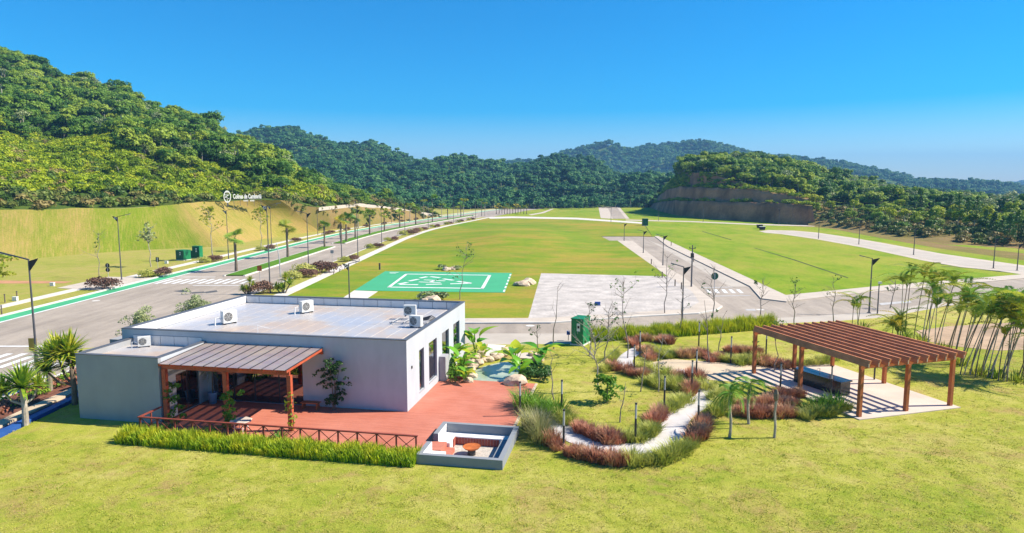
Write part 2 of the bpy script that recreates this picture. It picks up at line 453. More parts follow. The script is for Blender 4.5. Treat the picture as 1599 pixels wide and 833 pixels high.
# foliage
M['lf_wood'] = leaf('forest_leaves', [(0.22, (0.058, 0.155, 0.020)), (0.42, (0.130, 0.272, 0.031)), (0.58, (0.227, 0.374, 0.037)), (0.78, (0.400, 0.491, 0.051))], 0.62, 0.34, 0.015)
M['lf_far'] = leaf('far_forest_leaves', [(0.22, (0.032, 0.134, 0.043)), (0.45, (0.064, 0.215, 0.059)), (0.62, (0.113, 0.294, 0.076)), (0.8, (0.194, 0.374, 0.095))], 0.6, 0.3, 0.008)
M['lf_scrub'] = leaf('bright_scrub_leaves', [(0.22, (0.127, 0.216, 0.008)), (0.42, (0.253, 0.366, 0.008)), (0.62, (0.392, 0.481, 0.013)), (0.8, (0.481, 0.506, 0.020))], 0.55, 0.3, 0.03)
M['lf_brown'] = leaf('dry_scrub_leaves', [(0.22, (0.077, 0.151, 0.024)), (0.42, (0.167, 0.236, 0.037)), (0.62, (0.257, 0.254, 0.061)), (0.82, (0.333, 0.254, 0.086))], 0.7, 0.2, 0.05)
M['lf_dark'] = leaf('dark_leaves', [(0.25, (0.036, 0.100, 0.022)), (0.5, (0.072, 0.180, 0.036)), (0.75, (0.144, 0.270, 0.046))], 0.6, 0.2, 0.05)
M['lf_palm'] = leaf('palm_leaves', [(0.25, (0.131, 0.285, 0.046)), (0.5, (0.261, 0.437, 0.061)), (0.75, (0.574, 0.600, 0.076))], 0.5, 0.3, 0.6)
M['lf_ypalm'] = leaf('yellowing_palm_leaves', [(0.25, (0.167, 0.278, 0.025)), (0.45, (0.306, 0.375, 0.032)), (0.62, (0.473, 0.446, 0.037)), (0.78, (0.600, 0.418, 0.051))], 0.4, 0.3, 0.8)
M['lf_sword'] = leaf('sword_leaves', [(0.25, (0.109, 0.269, 0.028)), (0.48, (0.294, 0.448, 0.035)), (0.62, (0.600, 0.568, 0.055)), (0.78, (0.600, 0.568, 0.068))], 0.15, 0.3, 2.5)
M['lf_hedge'] = leaf('hedge_blades', [(0.25, (0.174, 0.326, 0.014)), (0.45, (0.349, 0.523, 0.018)), (0.6, (0.574, 0.600, 0.023)), (0.75, (0.600, 0.600, 0.040))], 0.1, 0.35, 1.6, tip=(0.75, (0.50, 0.50, 0.04), 0.55))
M['lf_fountain'] = leaf('fountain_grass_blades', [(0.25, (0.285, 0.361, 0.047)), (0.5, (0.499, 0.532, 0.079)), (0.75, (0.600, 0.600, 0.158))], 0.5, 0.3, 0.8, tip=(0.75, (0.56, 0.52, 0.18), 0.6))
M['lf_pale'] = leaf('pale_grass_blades', [(0.25, (0.30, 0.32, 0.10)), (0.5, (0.45, 0.42, 0.19)), (0.75, (0.55, 0.50, 0.28))], 0.5, 0.3, 0.8)
M['lf_red'] = leaf('russet_grass_blades', [(0.25, (0.342, 0.129, 0.082)), (0.5, (0.577, 0.213, 0.124)), (0.75, (0.600, 0.399, 0.204))], 0.5, 0.25, 0.9, tip=(0.75, (0.58, 0.36, 0.25), 0.75))
M['lf_fresh'] = leaf('fresh_leaves', [(0.25, (0.078, 0.208, 0.016)), (0.5, (0.169, 0.351, 0.026)), (0.75, (0.338, 0.468, 0.039))], 0.3, 0.3, 1.2)
M['lf_big'] = leaf('broad_leaves', [(0.25, (0.098, 0.325, 0.025)), (0.5, (0.227, 0.520, 0.031)), (0.75, (0.552, 0.600, 0.037))], 0.6, 0.35, 1.0, 0.35)
M['lf_olive'] = leaf('olive_leaves', [(0.25, (0.203, 0.264, 0.121)), (0.5, (0.344, 0.405, 0.182)), (0.75, (0.506, 0.526, 0.242))], 0.3, 0.2, 1.2)
# ------------------------------------------------------------------ the ground, roads, pavements
def sheet(name, pts, z, mat, depth=None, side=None):
    """a paved or planted area; with depth it is a slab whose edge is the kerb"""
    mb = MB()
    if depth:
        mb.prism([(p[0], p[1]) for p in pts], z - depth, z, 0, 1 if side else 0)
    else:
        P = [(p[0], p[1], z) for p in pts]
        A = sum(P[i][0] * P[(i + 1) % len(P)][1] - P[(i + 1) % len(P)][0] * P[i][1] for i in range(len(P)))
        mb.face(P if A > 0 else P[::-1])
    return struct(mb.build(name, [mat, side] if side else mat))
def px(pts, z=0.0):
    return [G2(a, b, z) for a, b in pts]
_SY = [-50, 170, 193, 207, 232, 263, 295, 317, 400, 480]
_SX = [0, 0, 1.0, 2.0, 5.2, 10.7, 16.2, 19.5, 36, 60]
def bend(Y):
    return float(np.interp(Y, _SY, _SX))
def strip_pts(x0, x1, Y0, Y1):
    ys = [Y0] + [y for y in np.arange(150, 480, 8.0) if Y0 < y < Y1] + [Y1]
    return [(x0 + bend(y), y) for y in ys] + [(x1 + bend(y), y) for y in reversed(ys)]
def edge_pts(x, Y0, Y1):
    ys = [Y0] + [y for y in np.arange(150, 480, 8.0) if Y0 < y < Y1] + [Y1]
    return [(x + bend(y), y) for y in ys]

struct(MB().prism([(-5000, -600), (5000, -600), (5000, 6000), (-5000, 6000)], -2.0, -0.6).build('ground', M['bright_field']))
RZ = -0.12
M['ditch'] = plain('ditch_grass', (0.07, 0.10, 0.02), .3, .5, .95, bscale=4, fine=.2)
# asphalt: the avenue and everything that branches from it
sheet('road', edge_pts(-50.95, -20, 440) + [(80, 440), (80, 178), (150, 178), (150, 52.5), (-27.6, 52.5), (-27.6, -20)], RZ, M['asphalt'])

HC = G(636.5, 645)                        # the house's corner on the lawn and the way it faces
TH = R(10.3)
def HW(u, v, z=0.0):
    return Vector((HC.x + u * math.cos(TH) + v * math.sin(TH), HC.y - u * math.sin(TH) + v * math.cos(TH), z))
PIT = (2.72, 6.75, -6.62, -2.2)

# front lawn with the hole for the fire pit
NEAR = px([(690, 538), (800, 538), (900, 537), (1000, 527), (1100, 515), (1200, 506), (1300, 502), (1380, 496), (1480, 478), (1599, 462), (1800, 440)])
FARKERB = px([(690, 521), (800, 521), (900, 521), (1000, 513), (1100, 505), (1200, 497.5), (1300, 492), (1380, 486), (1480, 470), (1599, 455), (1800, 432)])
bm = bmesh.new()
outer = [(-25.9, -15), (160, -15), (160, 97)] + [p for p in reversed(NEAR)] + [(-25.9, 53.4)]
inner = [HW(PIT[0] + .02, PIT[2] + .02).to_2d(), HW(PIT[1] - .02, PIT[2] + .02).to_2d(), HW(PIT[1] - .02, PIT[3] - .02).to_2d(), HW(PIT[0] + .02, PIT[3] - .02).to_2d()]
es = []
for loop in (outer, inner):
    vs = [bm.verts.new((p[0], p[1], 0)) for p in loop]
    es += [bm.edges.new((vs[i], vs[(i + 1) % len(vs)])) for i in range(len(vs))]
bmesh.ops.triangle_fill(bm, edges=es, use_beauty=True)
for f in bm.faces:
    if f.normal.z < 0: f.normal_flip()
me = bpy.data.meshes.new('lawn'); bm.to_mesh(me); bm.free(); me.materials.append(M['lawn'])
struct(link('lawn', me))
sheet('pavement', [(-27, 57.4)] + FARKERB + NEAR[::-1] + [(-27, 53.42)], 0.0, M['light_asphalt'], 0.4)
# central plot
WALK_S = px([(690, 497.5), (825, 497), (860, 496), (1000, 487.5), (1075, 482.5), (1092, 472), (1080, 455)])
KERB_S = px([(690, 503.5), (860, 503), (1000, 493), (1090, 488.5), (1118, 483.5), (1127, 477.5)])
field = [(-26.6, 65.0)] + edge_pts(-26.6, 66, 300) + [(2, 300), (28.2, 287), (48, 243), (37.5, 178)] + px([(1000, 369), (917, 369), (928, 376), (964, 376), (1010, 407), (1043, 432), (845, 427), (825, 497), (690, 497.5)]) 
sheet('field', field, 0.0, M['field'], 0.5)
sheet('gravel_plot', px([(845, 427), (1043, 432), (1080, 455), (1092, 472), (1075, 482.5), (1000, 487.5), (860, 496), (825, 497)]), 0.004, M['gravel'], 0.5)
sheet('sidewalk', [(-26.6, 64.9)] + WALK_S + px([(1043, 432), (1026, 420), (964, 376), (988, 376.5), (1045, 420), (1065, 431), (1097, 456)]) + KERB_S[::-1] + [(-28.3, 62.4), (-28.3, 65)], 0.008, M['sidewalk'], 0.5)
sheet('sidewalk', strip_pts(-28.35, -26.6, 65.0, 300), 0.012, M['white_walk'], 0.5)
sheet('verge', strip_pts(-31.0, -28.35, 66.0, 300), 0.0, M['verge'], 0.5)
sheet('kerb', strip_pts(-31.25, -31.0, 66.0, 300), 0.02, M['kerb'], 0.5)
sheet('kerb', KERB_S + [(p[0] + .0, p[1] - .28) for p in KERB_S[::-1]], 0.016, M['kerb'], 0.5)
# gentle rise in the middle of the plot
def mound(name, cx, cy, rx, ry, h, mat, n=28):
    V, Fc = [], []
    for j in range(n + 1):
        for i in range(n + 1):
            x, y = -1 + 2 * i / n, -1 + 2 * j / n
            r = math.hypot(x, y)
            f = max(0, 1 - r * r) ** 2
            z = h * f * (1 + 0.25 * mnoise.noise(Vector((x * 2.3, y * 2.3, 1.7)))) - 0.03
            V.append((cx + x * rx, cy + y * ry, z))
    for j in range(n):
        for i in range(n):
            a = j * (n + 1) + i
            Fc.append((a, a + 1, a + n + 2, a + n + 1))
    mb = MB().arrays(V, Fc)
    return struct(mb.build(name, mat, None, True))
mound('field_rise', 0, 165, 24, 62, 1.6, M['field'])
# right-hand plot and the meadows behind
rplot = px([(1028, 369), (1136, 419), (1227, 461), (1300, 454), (1380, 446), (1480, 438), (1599, 428.5), (1800, 412)]) + [(420, 160), (420, 640), (-60 + bend(480), 640)] + edge_pts(-26.6, 300.5, 470)[::-1] + [(2, 300.5), (28.4, 287.5), (48.3, 243), (37.6, 178)]
sheet('meadow', rplot, 0.0, M['bright_field'], 0.5)
sheet('sidewalk', px([(1022, 369), (1028, 369), (1136, 419), (1227, 461), (1300, 454), (1380, 446), (1480, 438), (1599, 428.5), (1800, 412), (1800, 418), (1599, 434.5), (1480, 445.5), (1380, 454), (1300, 462), (1228, 471), (1188, 466), (1171, 447), (1043, 385)]), 0.008, M['sidewalk'], 0.5)
sheet('parking_strip', px([(1012, 375), (1043, 387), (1168, 448), (1138, 448), (1078, 412)], RZ), RZ + 0.004, M['light_asphalt'])
for nm, P, z, m in (('footpath', [(762, 339.3), (800, 338.3), (900, 340.3), (1005, 347.5), (1005, 350), (900, 343), (800, 341), (765, 342)], 0.02, 'white_walk'),
                    ('far_road', [(948, 322), (962, 322), (977, 342), (957, 342)], 0.02, 'asphalt'),
                    ('sidewalk', [(934, 322), (948, 322), (957, 342), (938, 341)], 0.024, 'sidewalk'),
                    ('sidewalk', [(962, 322), (966, 322), (983, 342), (977, 342)], 0.024, 'sidewalk'),
                    ('far_road', [(860, 327), (866, 326), (850, 333), (830, 336.5), (825, 335.5), (845, 332)], 0.02, 'sidewalk'),
                    ('far_road', [(977, 343.2), (1080, 345.6), (1180, 350), (1272, 352.3), (1272, 354), (1180, 351.8), (1080, 347.2), (977, 344.8)], 0.02, 'sidewalk'),
                    ('side_road', [(1185, 361.5), (1200, 359.6), (1240, 360.5), (1275, 363.5), (1330, 371.5), (1380, 380), (1470, 396.5), (1599, 415), (1800, 446), (1800, 466), (1599, 429.5), (1560, 423.5), (1500, 417.5), (1440, 407), (1350, 387.5), (1275, 374), (1220, 366), (1195, 364)], 0.02, 'sidewalk'),
                    ('side_road', [(1200, 361), (1240, 362), (1275, 365.5), (1330, 374), (1380, 382.5), (1470, 399), (1599, 418), (1599, 426), (1560, 421), (1500, 414.5), (1440, 404), (1350, 384.8), (1275, 371.5), (1220, 364.3)], 0.028, 'light_asphalt')):
    sheet(nm, px(P), z, M[m])
for P_ in ([(1178, 388), (1240, 407), (1324, 435), (1325, 433.8), (1241, 405.8), (1178, 387.2)], [(1096, 362), (1142, 375.5), (1142, 374.4), (1097, 361.4)], [(1468, 413), (1560, 425), (1599, 428), (1599, 426.6), (1560, 423.6), (1470, 411.8)], [(1470, 416.5), (1530, 420), (1530, 419), (1470, 415.8)]):
    sheet('ditch', px(P_), 0.012, M['ditch'])
sheet('dry_verge', px([(1272, 355), (1300, 358), (1380, 373), (1470, 389), (1599, 407), (1599, 396), (1480, 383), (1380, 366), (1290, 351), (1200, 352)]), 0.012, M['rough_ground'])
# left side of the avenue
sheet('left_plot', [(-55.6, -20)] + edge_pts(-55.6, 0, 460) + [(-40, 640), (-900, 640), (-900, -20)], 0.0, M['verge'], 0.5)
sheet('verge', strip_pts(-54.0, -51.2, -20, 440), 0.0, M['verge'], 0.5)
for a, b in ((-20, 83.5), (95, 440)):
    sheet('sidewalk', strip_pts(-55.6, -54.0, a, b), 0.03, M['white_walk'], 0.5)
sheet('driveway', [(-58, 84), (-51.2, 82), (-51.2, 94), (-58, 95)], 0.036, M['sidewalk'], 0.3)
sheet('kerb', strip_pts(-51.2, -50.9, -20, 440), 0.045, M['kerb'], 0.5)
sheet('cycle_lane', strip_pts(-50.9, -49.1, -20, 430), RZ + 0.008, M['green_lane'])
sheet('lane_line', strip_pts(-49.1, -48.75, -20, 430), RZ + 0.012, M['paint'])
sheet('dirt_path', [(-160, 87), (-75, 88.0), (-60, 88.4), (-60, 90.2), (-75, 91.5), (-160, 93.5)], 0.012, M['red_dirt'])
# planted medians
for a, b in ((97, 146.5), (156, 330)):
    P = strip_pts(-42.0, -39.3, a, b)
    sheet('median', P, 0.05, M['median'], 0.3)
    sheet('kerb', strip_pts(-39.3, -38.95, a - 0.5, b), 0.02, M['kerb'], 0.3)
    sheet('kerb', strip_pts(-42.25, -42.0, a - 0.5, b), 0.02, M['kerb'], 0.3)
# painted crossings: every bar its own sheet, children of one marking
def crossing(name, bars, lines, worn=False):
    r = link(name, None); r['kind'] = 'structure'
    for i, q in enumerate(bars):
        mb = MB(); mb.face([(p[0], p[1], RZ + 0.016) for p in q]); mb.build('bar', M['paint'], r)
    for q in lines:
        mb = MB(); mb.face([(p[0], p[1], RZ + 0.018) for p in q]); mb.build('stop_line', M['worn_paint'] if worn else M['paint'], r)
rect = lambda x0, x1, y0, y1: [(x0, y0), (x1, y0), (x1, y1), (x0, y1)]
crossing('crosswalk_marking', [rect(x, x + .55, 88.8, 93.6) for x in np.arange(-48.3, -36.5, 1.15)], [rect(-42.2, -36, 87.0, 87.4), rect(-48.6, -43, 95.5, 95.9)])
crossing('crosswalk_marking', [rect(x, x + .55, 46.2, 50.4) for x in np.arange(-48.3, -31, 1.15)], [rect(-46, -36.5, 52.6, 53.0), rect(-44, -31, 43.6, 44.0)])
Z4 = lambda a, b: G2(1010 + a / 5.95, 380 + b / 5.95, RZ)
crossing('crosswalk_marking', [[Z4(a, 430), Z4(a + 32, 430), Z4(b + 8, 465), Z4(b - 26, 465)][::-1] for a, b in ((540, 598), (618, 672), (690, 748), (757, 820), (828, 893))],
         [[Z4(500, 412), Z4(805, 406), Z4(805, 411), Z4(500, 418)][::-1], [Z4(630, 490), Z4(965, 484), Z4(970, 489), Z4(635, 497)][::-1]], True)
for q in ([Z4(910, 615), Z4(1000, 612), Z4(1020, 632), Z4(930, 628)], [G2(1372, 474, RZ), G2(1420, 470, RZ), G2(1424, 473, RZ), G2(1376, 477, RZ)]):
    sheet('road_marking', q, RZ + 0.02, M['worn_paint'])
# tyre marks
for q in ([(270, 455), (285, 453), (300, 455.5), (285, 457)], [(296, 457), (318, 455.5), (322, 457.5), (300, 459)], [(320, 456), (338, 453.5), (340, 456), (322, 458.5)]):
    sheet('tyre_mark', px(q, RZ), RZ + 0.006, plain('tyre_mark_rubber', (0.10, 0.10, 0.10), 0.3, 2))

# helipad
hp = thing('helipad', 'square green painted helipad with white H and frame lines on the field', 'helipad', (-10.0, 90.6, 0))
HQ = [(-19.5 + 10, 101.6 - 90.6), (0.0 + 10, 99.4 - 90.6), (-0.9 + 10, 80.2 - 90.6), (-19.6 + 10, 82.0 - 90.6)]
MB().prism(HQ, -0.3, 0.03, 0).build('painted_slab', M['helipad'], hp)
def hpt(s, t):
    a = Vector(HQ[3]).lerp(Vector(HQ[2]), s); b = Vector(HQ[0]).lerp(Vector(HQ[1]), s)
    q = a.lerp(b, t); return (q.x, q.y, 0.038)
def hq(name, pts):
    mb = MB(); mb.face([hpt(*p) for p in pts]); return mb.build(name, M['paint'], hp)
def hline(name, a, b, w):
    a, b = Vector(a), Vector(b); n = (b - a).normalized(); n = Vector((-n.y, n.x)) * w / 2
    hq(name, [a - n, b - n, b + n, a + n])
for a, b, w in (((.2, .16), (.2, .84), .022), ((.84, .16), (.84, .84), .022), ((.19, .16), (.85, .16), .03), ((.19, .84), (.85, .84), .03)):
    hline('frame_line', a, b, w)
def hring(c, r, gaps):
    for a0, a1 in gaps:
        mb = MB(); n = 5
        for i in range(n):
            t, t2 = R(a0 + (a1 - a0) * i / n), R(a0 + (a1 - a0) * (i + 1) / n)
            mb.face([hpt(c[0] + q * math.cos(w), c[1] + q * math.sin(w)) for w, q in ((t, r - .022), (t, r + .022), (t2, r + .022), (t2, r - .022))])
        mb.build('emblem_arc', M['paint'], hp)
def hpx(name, a, b, w):
    """a painted stroke between two surveyed points of the pad"""
    a, b = [Vector((p.x + 10.0, p.y - 90.6)) for p in (G(600 + a[0], 415 + a[1], .03), G(600 + b[0], 415 + b[1], .03))]
    n = (b - a).normalized(); n = Vector((-n.y, n.x)) * w / 2
    mb = MB(); q = [a - n, b - n, b + n, a + n]
    mb.face([(v.x, v.y, .038) for v in q]); mb.build(name, M['paint'], hp)
for a, b in (((62, 22.3), (95, 24)), ((54, 25.6), (88, 26.8)), ((71, 26.2), (79, 23.1))):
    hpx('letter_stroke', a, b, .45)
for a, b in (((22.5, 29), (36, 26.4)), ((39, 24.2), (53, 21.4)), ((56, 19.6), (67, 17.4)), ((72, 17.3), (87, 19)), ((92, 20.8), (108, 23)), ((114, 24.6), (135, 27.4)), ((103, 28.6), (136, 27.7)), ((65, 29.6), (90, 29)), ((24, 29.6), (53, 29.9))):
    hpx('triangle_dash', a, b, .62)
for i in range(6):
    hline('edge_dash', (.993, .03 + i * .16), (.993, .12 + i * .16), .012)
hline('small_print', (.05, .93), (.12, .93), .02); hline('small_print', (.06, .88), (.11, .88), .02)
sheet('helipad_walk', px([(553, 454), (590, 455.5), (562, 474), (520, 476)]), 0.02, M['white_walk'], 0.3)
# ------------------------------------------------------------------ hills as lofts between surveyed lines
def resample(P, n):
    P = np.array([tuple(p) for p in P], float)
    d = np.r_[0, np.cumsum(np.linalg.norm(np.diff(P, axis=0), axis=1))]
    t = np.linspace(0, d[-1], n)
    return np.c_[np.interp(t, d, P[:, 0]), np.interp(t, d, P[:, 1]), np.interp(t, d, P[:, 2])]
def resample_param(P, n):
    P = np.array([tuple(p) for p in P], float)
    t = np.linspace(0, len(P) - 1, n)
    i = np.arange(len(P))
    return np.c_[np.interp(t, i, P[:, 0]), np.interp(t, i, P[:, 1]), np.interp(t, i, P[:, 2])]
class Loft:
    def __init__(s, rows, n, m, prof=None, rough=0.0, wave=30.0, back=None, seed=0.0):
        """rows: lists of 3-D points with matching columns; n columns, m steps between each pair of rows"""
        rr = [resample_param(r, n) for r in rows]
        g = []
        for a, b in zip(rr[:-1], rr[1:]):
            for j in range(m):
                t = j / m
                q = a * (1 - t) + b * t
                if prof: q[:, 2] = a[:, 2] + (b[:, 2] - a[:, 2]) * prof(t)
                g.append(q)
        g.append(rr[-1])
        if back:
            last, prev = rr[-1], rr[-2]
            for kx in range(1, 5):
                q = last + (last - prev) * np.array([1, 1, 0]) * back[0] * kx / 4
                q[:, 2] = last[:, 2] - back[1] * (last[:, 2] + 1) * kx / 4
                g.append(q)
        s.P = np.array(g)
        s.front = len(rows) * m - m
        if rough:
            for j in range(s.P.shape[0]):
                f = min(1, j / 3.0)
                for i in range(n):
                    p = s.P[j, i]
                    d = mnoise.fractal(Vector((p[0] / wave, p[1] / wave, seed)), 1.0, 2.0, 4)
                    s.P[j, i, 2] += d * rough * f
    def build(s, name, mat, smooth=True, uv=None, alt=None):
        J, I = s.P.shape[:2]
        V = s.P.reshape(-1, 3)
        Fc = [(j * I + i, j * I + i + 1, (j + 1) * I + i + 1, (j + 1) * I + i) for j in range(J - 1) for i in range(I - 1)]
        mb = MB().arrays(V, Fc)
        if alt:
            mb.m = [1 if alt(i / (I - 1)) else 0 for j in range(J - 1) for i in range(I - 1)]
        o = mb.build(name, mat, None, smooth)
        if uv:
            lay = o.data.uv_layers.new(name='UVMap'); li = np.empty(len(o.data.loops), np.int32); o.data.loops.foreach_get('vertex_index', li)
            lay.data.foreach_set('uv', np.c_[(li % I) / (I - 1) * uv[0], (li // I) / (J - 1) * uv[1]].astype(np.float32).ravel())
        return struct(o)
    def scatter(s, per, seed, keep=None):
        rg = np.random.default_rng(seed)
        P = s.P
        a = P[:-1, :-1]; b = P[:-1, 1:]; c = P[1:, :-1]
        A = np.linalg.norm(np.cross(b - a, c - a), axis=2)
        n = int(A.sum() / per)
        w = (A / A.sum()).ravel()
        idx = rg.choice(len(w), n, p=w)
        j, i = idx // A.shape[1], idx % A.shape[1]
        f, h = rg.random(n), rg.random(n)
        q = (P[j, i] * ((1 - f) * (1 - h))[:, None] + P[j, i + 1] * (f * (1 - h))[:, None] + P[j + 1, i] * ((1 - f) * h)[:, None] + P[j + 1, i + 1] * (f * h)[:, None])
        t = (j + h) / s.front
        sx = (i + f) / (P.shape[1] - 1)
        if keep is not None:
            kx = np.array([keep(p, u, v) for p, u, v in zip(q, sx, t)])
            return q[kx], sx[kx], t[kx]
        return q, sx, t
def nz(p, w, s=0.0):
    return mnoise.noise(Vector((p[0] / w, p[1] / w, s)))
low = lambda p, dz=-0.4: Vector((p.x, p.y, dz))
TOE = [low(G(a, b)) for a, b in ((-260, 432), (0, 410), (100, 400), (200, 392), (290, 388), (345, 386), (400, 376), (440, 369), (500, 361), (530, 357), (580, 351), (640, 345), (690, 339))]
CREST = [D(*a) for a in ((-260, 333, 112), (0, 329, 130), (100, 327, 138), (200, 325, 147), (262, 321, 155), (285, 318, 158), (312, 315, 163), (375, 314, 170), (437, 312, 178), (500, 325, 200), (560, 319, 240), (620, 326, 275), (685, 337, 310))]
bank = Loft([TOE[:9], CREST[:9]], 97, 10, None, 0.25, 9.0)
bank.build('embankment', M['bank'], True, (170, 16))
rbank = Loft([TOE[8:], CREST[8:]], 60, 8, None, 0.6, 10.0)
rbank.build('rough_bank', M['rough_ground'])
rp = MB()
for a_, b_ in zip(CREST[9:-1], CREST[10:]):
    rp.hexa([a_ + Vector((.2, -2.2, -.8)), b_ + Vector((.2, -2.2, -.8)), b_ + Vector((0, 1.4, -.8)), a_ + Vector((0, 1.4, -.8)), a_ + Vector((.2, -2.2, .12)), b_ + Vector((.2, -2.2, .12)), b_ + Vector((0, 1.4, .25)), a_ + Vector((0, 1.4, .25))])
struct(rp.build('bank_path', M['sidewalk']))
RIDGE = [D(*a) for a in ((-260, -10, 330), (0, 90, 335), (100, 131, 330), (190, 158, 322), (240, 180, 315), (270, 186, 310), (300, 192, 305), (345, 220, 298), (405, 238, 290), (440, 262, 285), (480, 290, 285), (545, 312, 300), (620, 326, 330))]
lhill = Loft([CREST, RIDGE], 90, 26, lambda t: t ** 1.12, 5.0, 34.0, (0.25, 0.6))
lhill.build('hillside', M['forest_floor'])
# mountain across the valley
ABASE = [Vector((x, y, -0.5)) for x, y in ((-420, 640), (-300, 560), (-170, 480), (-90, 440), (-30, 430), (40, 445), (120, 470), (200, 490), (300, 520))]
ARIDGE = [D(*a) for a in ((250, 235, 980), (330, 219, 960), (400, 206, 950), (455, 206, 945), (520, 225, 930), (600, 243, 910), (690, 251, 880), (786, 264, 830), (860, 258, 800))]
ARIDGE += []
amt = Loft([ABASE, ARIDGE], 110, 34, lambda t: t ** 1.25, 16.0, 85.0, (0.3, 0.5), 3.1)
amt.build('mountain', M['forest_floor'])
A2B = [Vector((x, y, -0.5)) for x, y in ((-20, 520), (60, 500), (130, 500), (220, 520), (330, 560), (460, 600))]
A2R = [D(*a) for a in ((800, 268, 830), (849, 256, 800), (900, 262, 790), (960, 275, 780), (1040, 288, 780), (1150, 292, 780))]
amt2 = Loft([A2B, A2R], 70, 24, lambda t: t ** 1.1, 11.0, 70.0, (0.3, 0.5), 8.4)
amt2.build('mountain', M['forest_floor'])
BB = [Vector((x, 1150, -0.5)) for x in (-260, -60, 60, 160, 260, 360, 480, 620, 760, 900, 1050)]
BR = [D(*a) for a in ((700, 285, 1750), (790, 264, 1750), (885, 246, 1760), (925, 239, 1780), (960, 237, 1800), (1000, 229, 1800), (1080, 223, 1800), (1125, 228, 1800), (1200, 248, 1800), (1330, 276, 1800), (1560, 306, 1800))]
bmt = Loft([BB, BR], 100, 22, lambda t: t ** 1.1, 26.0, 150.0, (0.3, 0.5), 5.5)
bmt.build('mountain', M['forest_floor'])
B2B = [Vector((x, 1000, -0.5)) for x in (350, 500, 650, 800, 1000)]
B2R = [D(*a) for a in ((1240, 268, 1500), (1330, 274, 1500), (1400, 283, 1500), (1480, 296, 1500), (1570, 306, 1500))]
b2mt = Loft([B2B, B2R], 50, 14, None, 12.0, 120.0, (0.3, 0.5), 15.5)
b2mt.build('mountain', M['forest_floor'])
CB = [Vector((x, 2600, -0.5)) for x in (1600, 1900, 2200, 2600, 3200)]
CR = [D(*a) for a in ((1530, 300, 3300), (1560, 294, 3300), (1600, 287, 3300), (1680, 278, 3300), (1800, 280, 3300))]
cmt = Loft([CB, CR], 40, 12, None, 20.0, 200.0, (0.3, 0.5), 25.5)
cmt.build('mountain', M['forest_floor'])
# the cut hill on the right: three benches of bare earth under a wood
c_toe = [low(G(a, b)) for a, b in ((1012, 324), (1034, 331.5), (1058, 337), (1100, 341.5), (1174, 346.5), (1230, 350), (1275, 352.5))]
def above(pts, prev, dy):
    return [D(a, b, q.y + dy) for (a, b), q in zip(pts, prev)]
c_b1 = above([(1018, 318), (1038, 314.5), (1058, 313.5), (1100, 314.5), (1174, 316.5), (1230, 319), (1268, 322)], c_toe, 4.0)
c_b1b = [p + Vector((1.8, 3.6, 0.1)) for p in c_b1]
c_b2 = above([(1029, 306), (1042, 296), (1062, 292), (1102, 293), (1174, 296.5), (1228, 304), (1262, 312)], c_b1b, 3.5)
c_b2b = [p + Vector((1.8, 3.6, 0.1)) for p in c_b2]
c_top = above([(1040, 292), (1056, 277), (1072, 271), (1102, 270), (1176, 291), (1230, 300), (1262, 309)], c_b2b, 3.5)
cut = Loft([c_toe, c_b1, c_b1b, c_b2, c_b2b, c_top], 110, 4, None, 0.5, 5.0, None, 2.2)
for j_ in range(cut.P.shape[0]):
    for i_ in range(cut.P.shape[1]):
        q_ = cut.P[j_, i_]; g_ = mnoise.fractal(Vector((i_ * .55, j_ * .12, 4.0)), 1.0, 2.0, 3) * .9
        q_[0] += g_ * .45; q_[1] += g_ * .25
def cut_faces():
    J, I = cut.P.shape[:2]
    V = cut.P.reshape(-1, 3); mb = MB()
    Fc, mi = [], []
    for j in range(J - 1):
        for i in range(I - 1):
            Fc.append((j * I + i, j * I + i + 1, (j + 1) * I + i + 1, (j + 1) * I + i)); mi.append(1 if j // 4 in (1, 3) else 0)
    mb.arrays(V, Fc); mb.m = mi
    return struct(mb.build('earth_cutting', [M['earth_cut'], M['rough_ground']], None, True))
cut_faces()
DB = [c_top[1], c_top[2], c_top[3], c_top[4], c_top[5]] + [D(*a) for a in ((1275, 318, 262), (1300, 325, 252), (1400, 332, 232), (1500, 336, 222), (1599, 342, 212), (1800, 352, 190))]
DR = [D(*a) for a in ((1062, 274, 425), (1085, 265, 430), (1110, 258, 430), (1150, 256, 430), (1210, 260, 420), (1265, 270, 410), (1330, 289, 400), (1400, 306, 390), (1490, 318, 390), (1599, 326, 390), (1800, 330, 390))]
dhill = Loft([DB, DR], 90, 22, lambda t: t ** 0.9, 3.0, 30.0, (0.3, 0.5), 6.6)
dhill.build('hillside', M['forest_floor'])
SB = [low(G(a, b)) for a, b in ((1262, 353), (1300, 356), (1380, 369), (1470, 385), (1599, 397), (1800, 418))]
ST = [D(*a) for a in ((1262, 312, 267), (1300, 325, 251), (1400, 332, 231), (1500, 336, 221), (1599, 342, 211), (1800, 352, 189))]
sbank = Loft([SB, ST], 70, 10, None, 0.8, 9.0, None, 9.9)
sbank.build('rough_bank', M['rough_ground'])

gp_ = MB(); gp_.face([D(1096, 290, 322), D(1121, 290, 316), D(1119, 270, 330), D(1097, 269, 334)])
gp_.face([D(1121, 290, 316), D(1132, 286, 330), D(1128, 270, 345), D(1119, 270, 330)])
struct(gp_.build('green_slope', M['bright_field']))
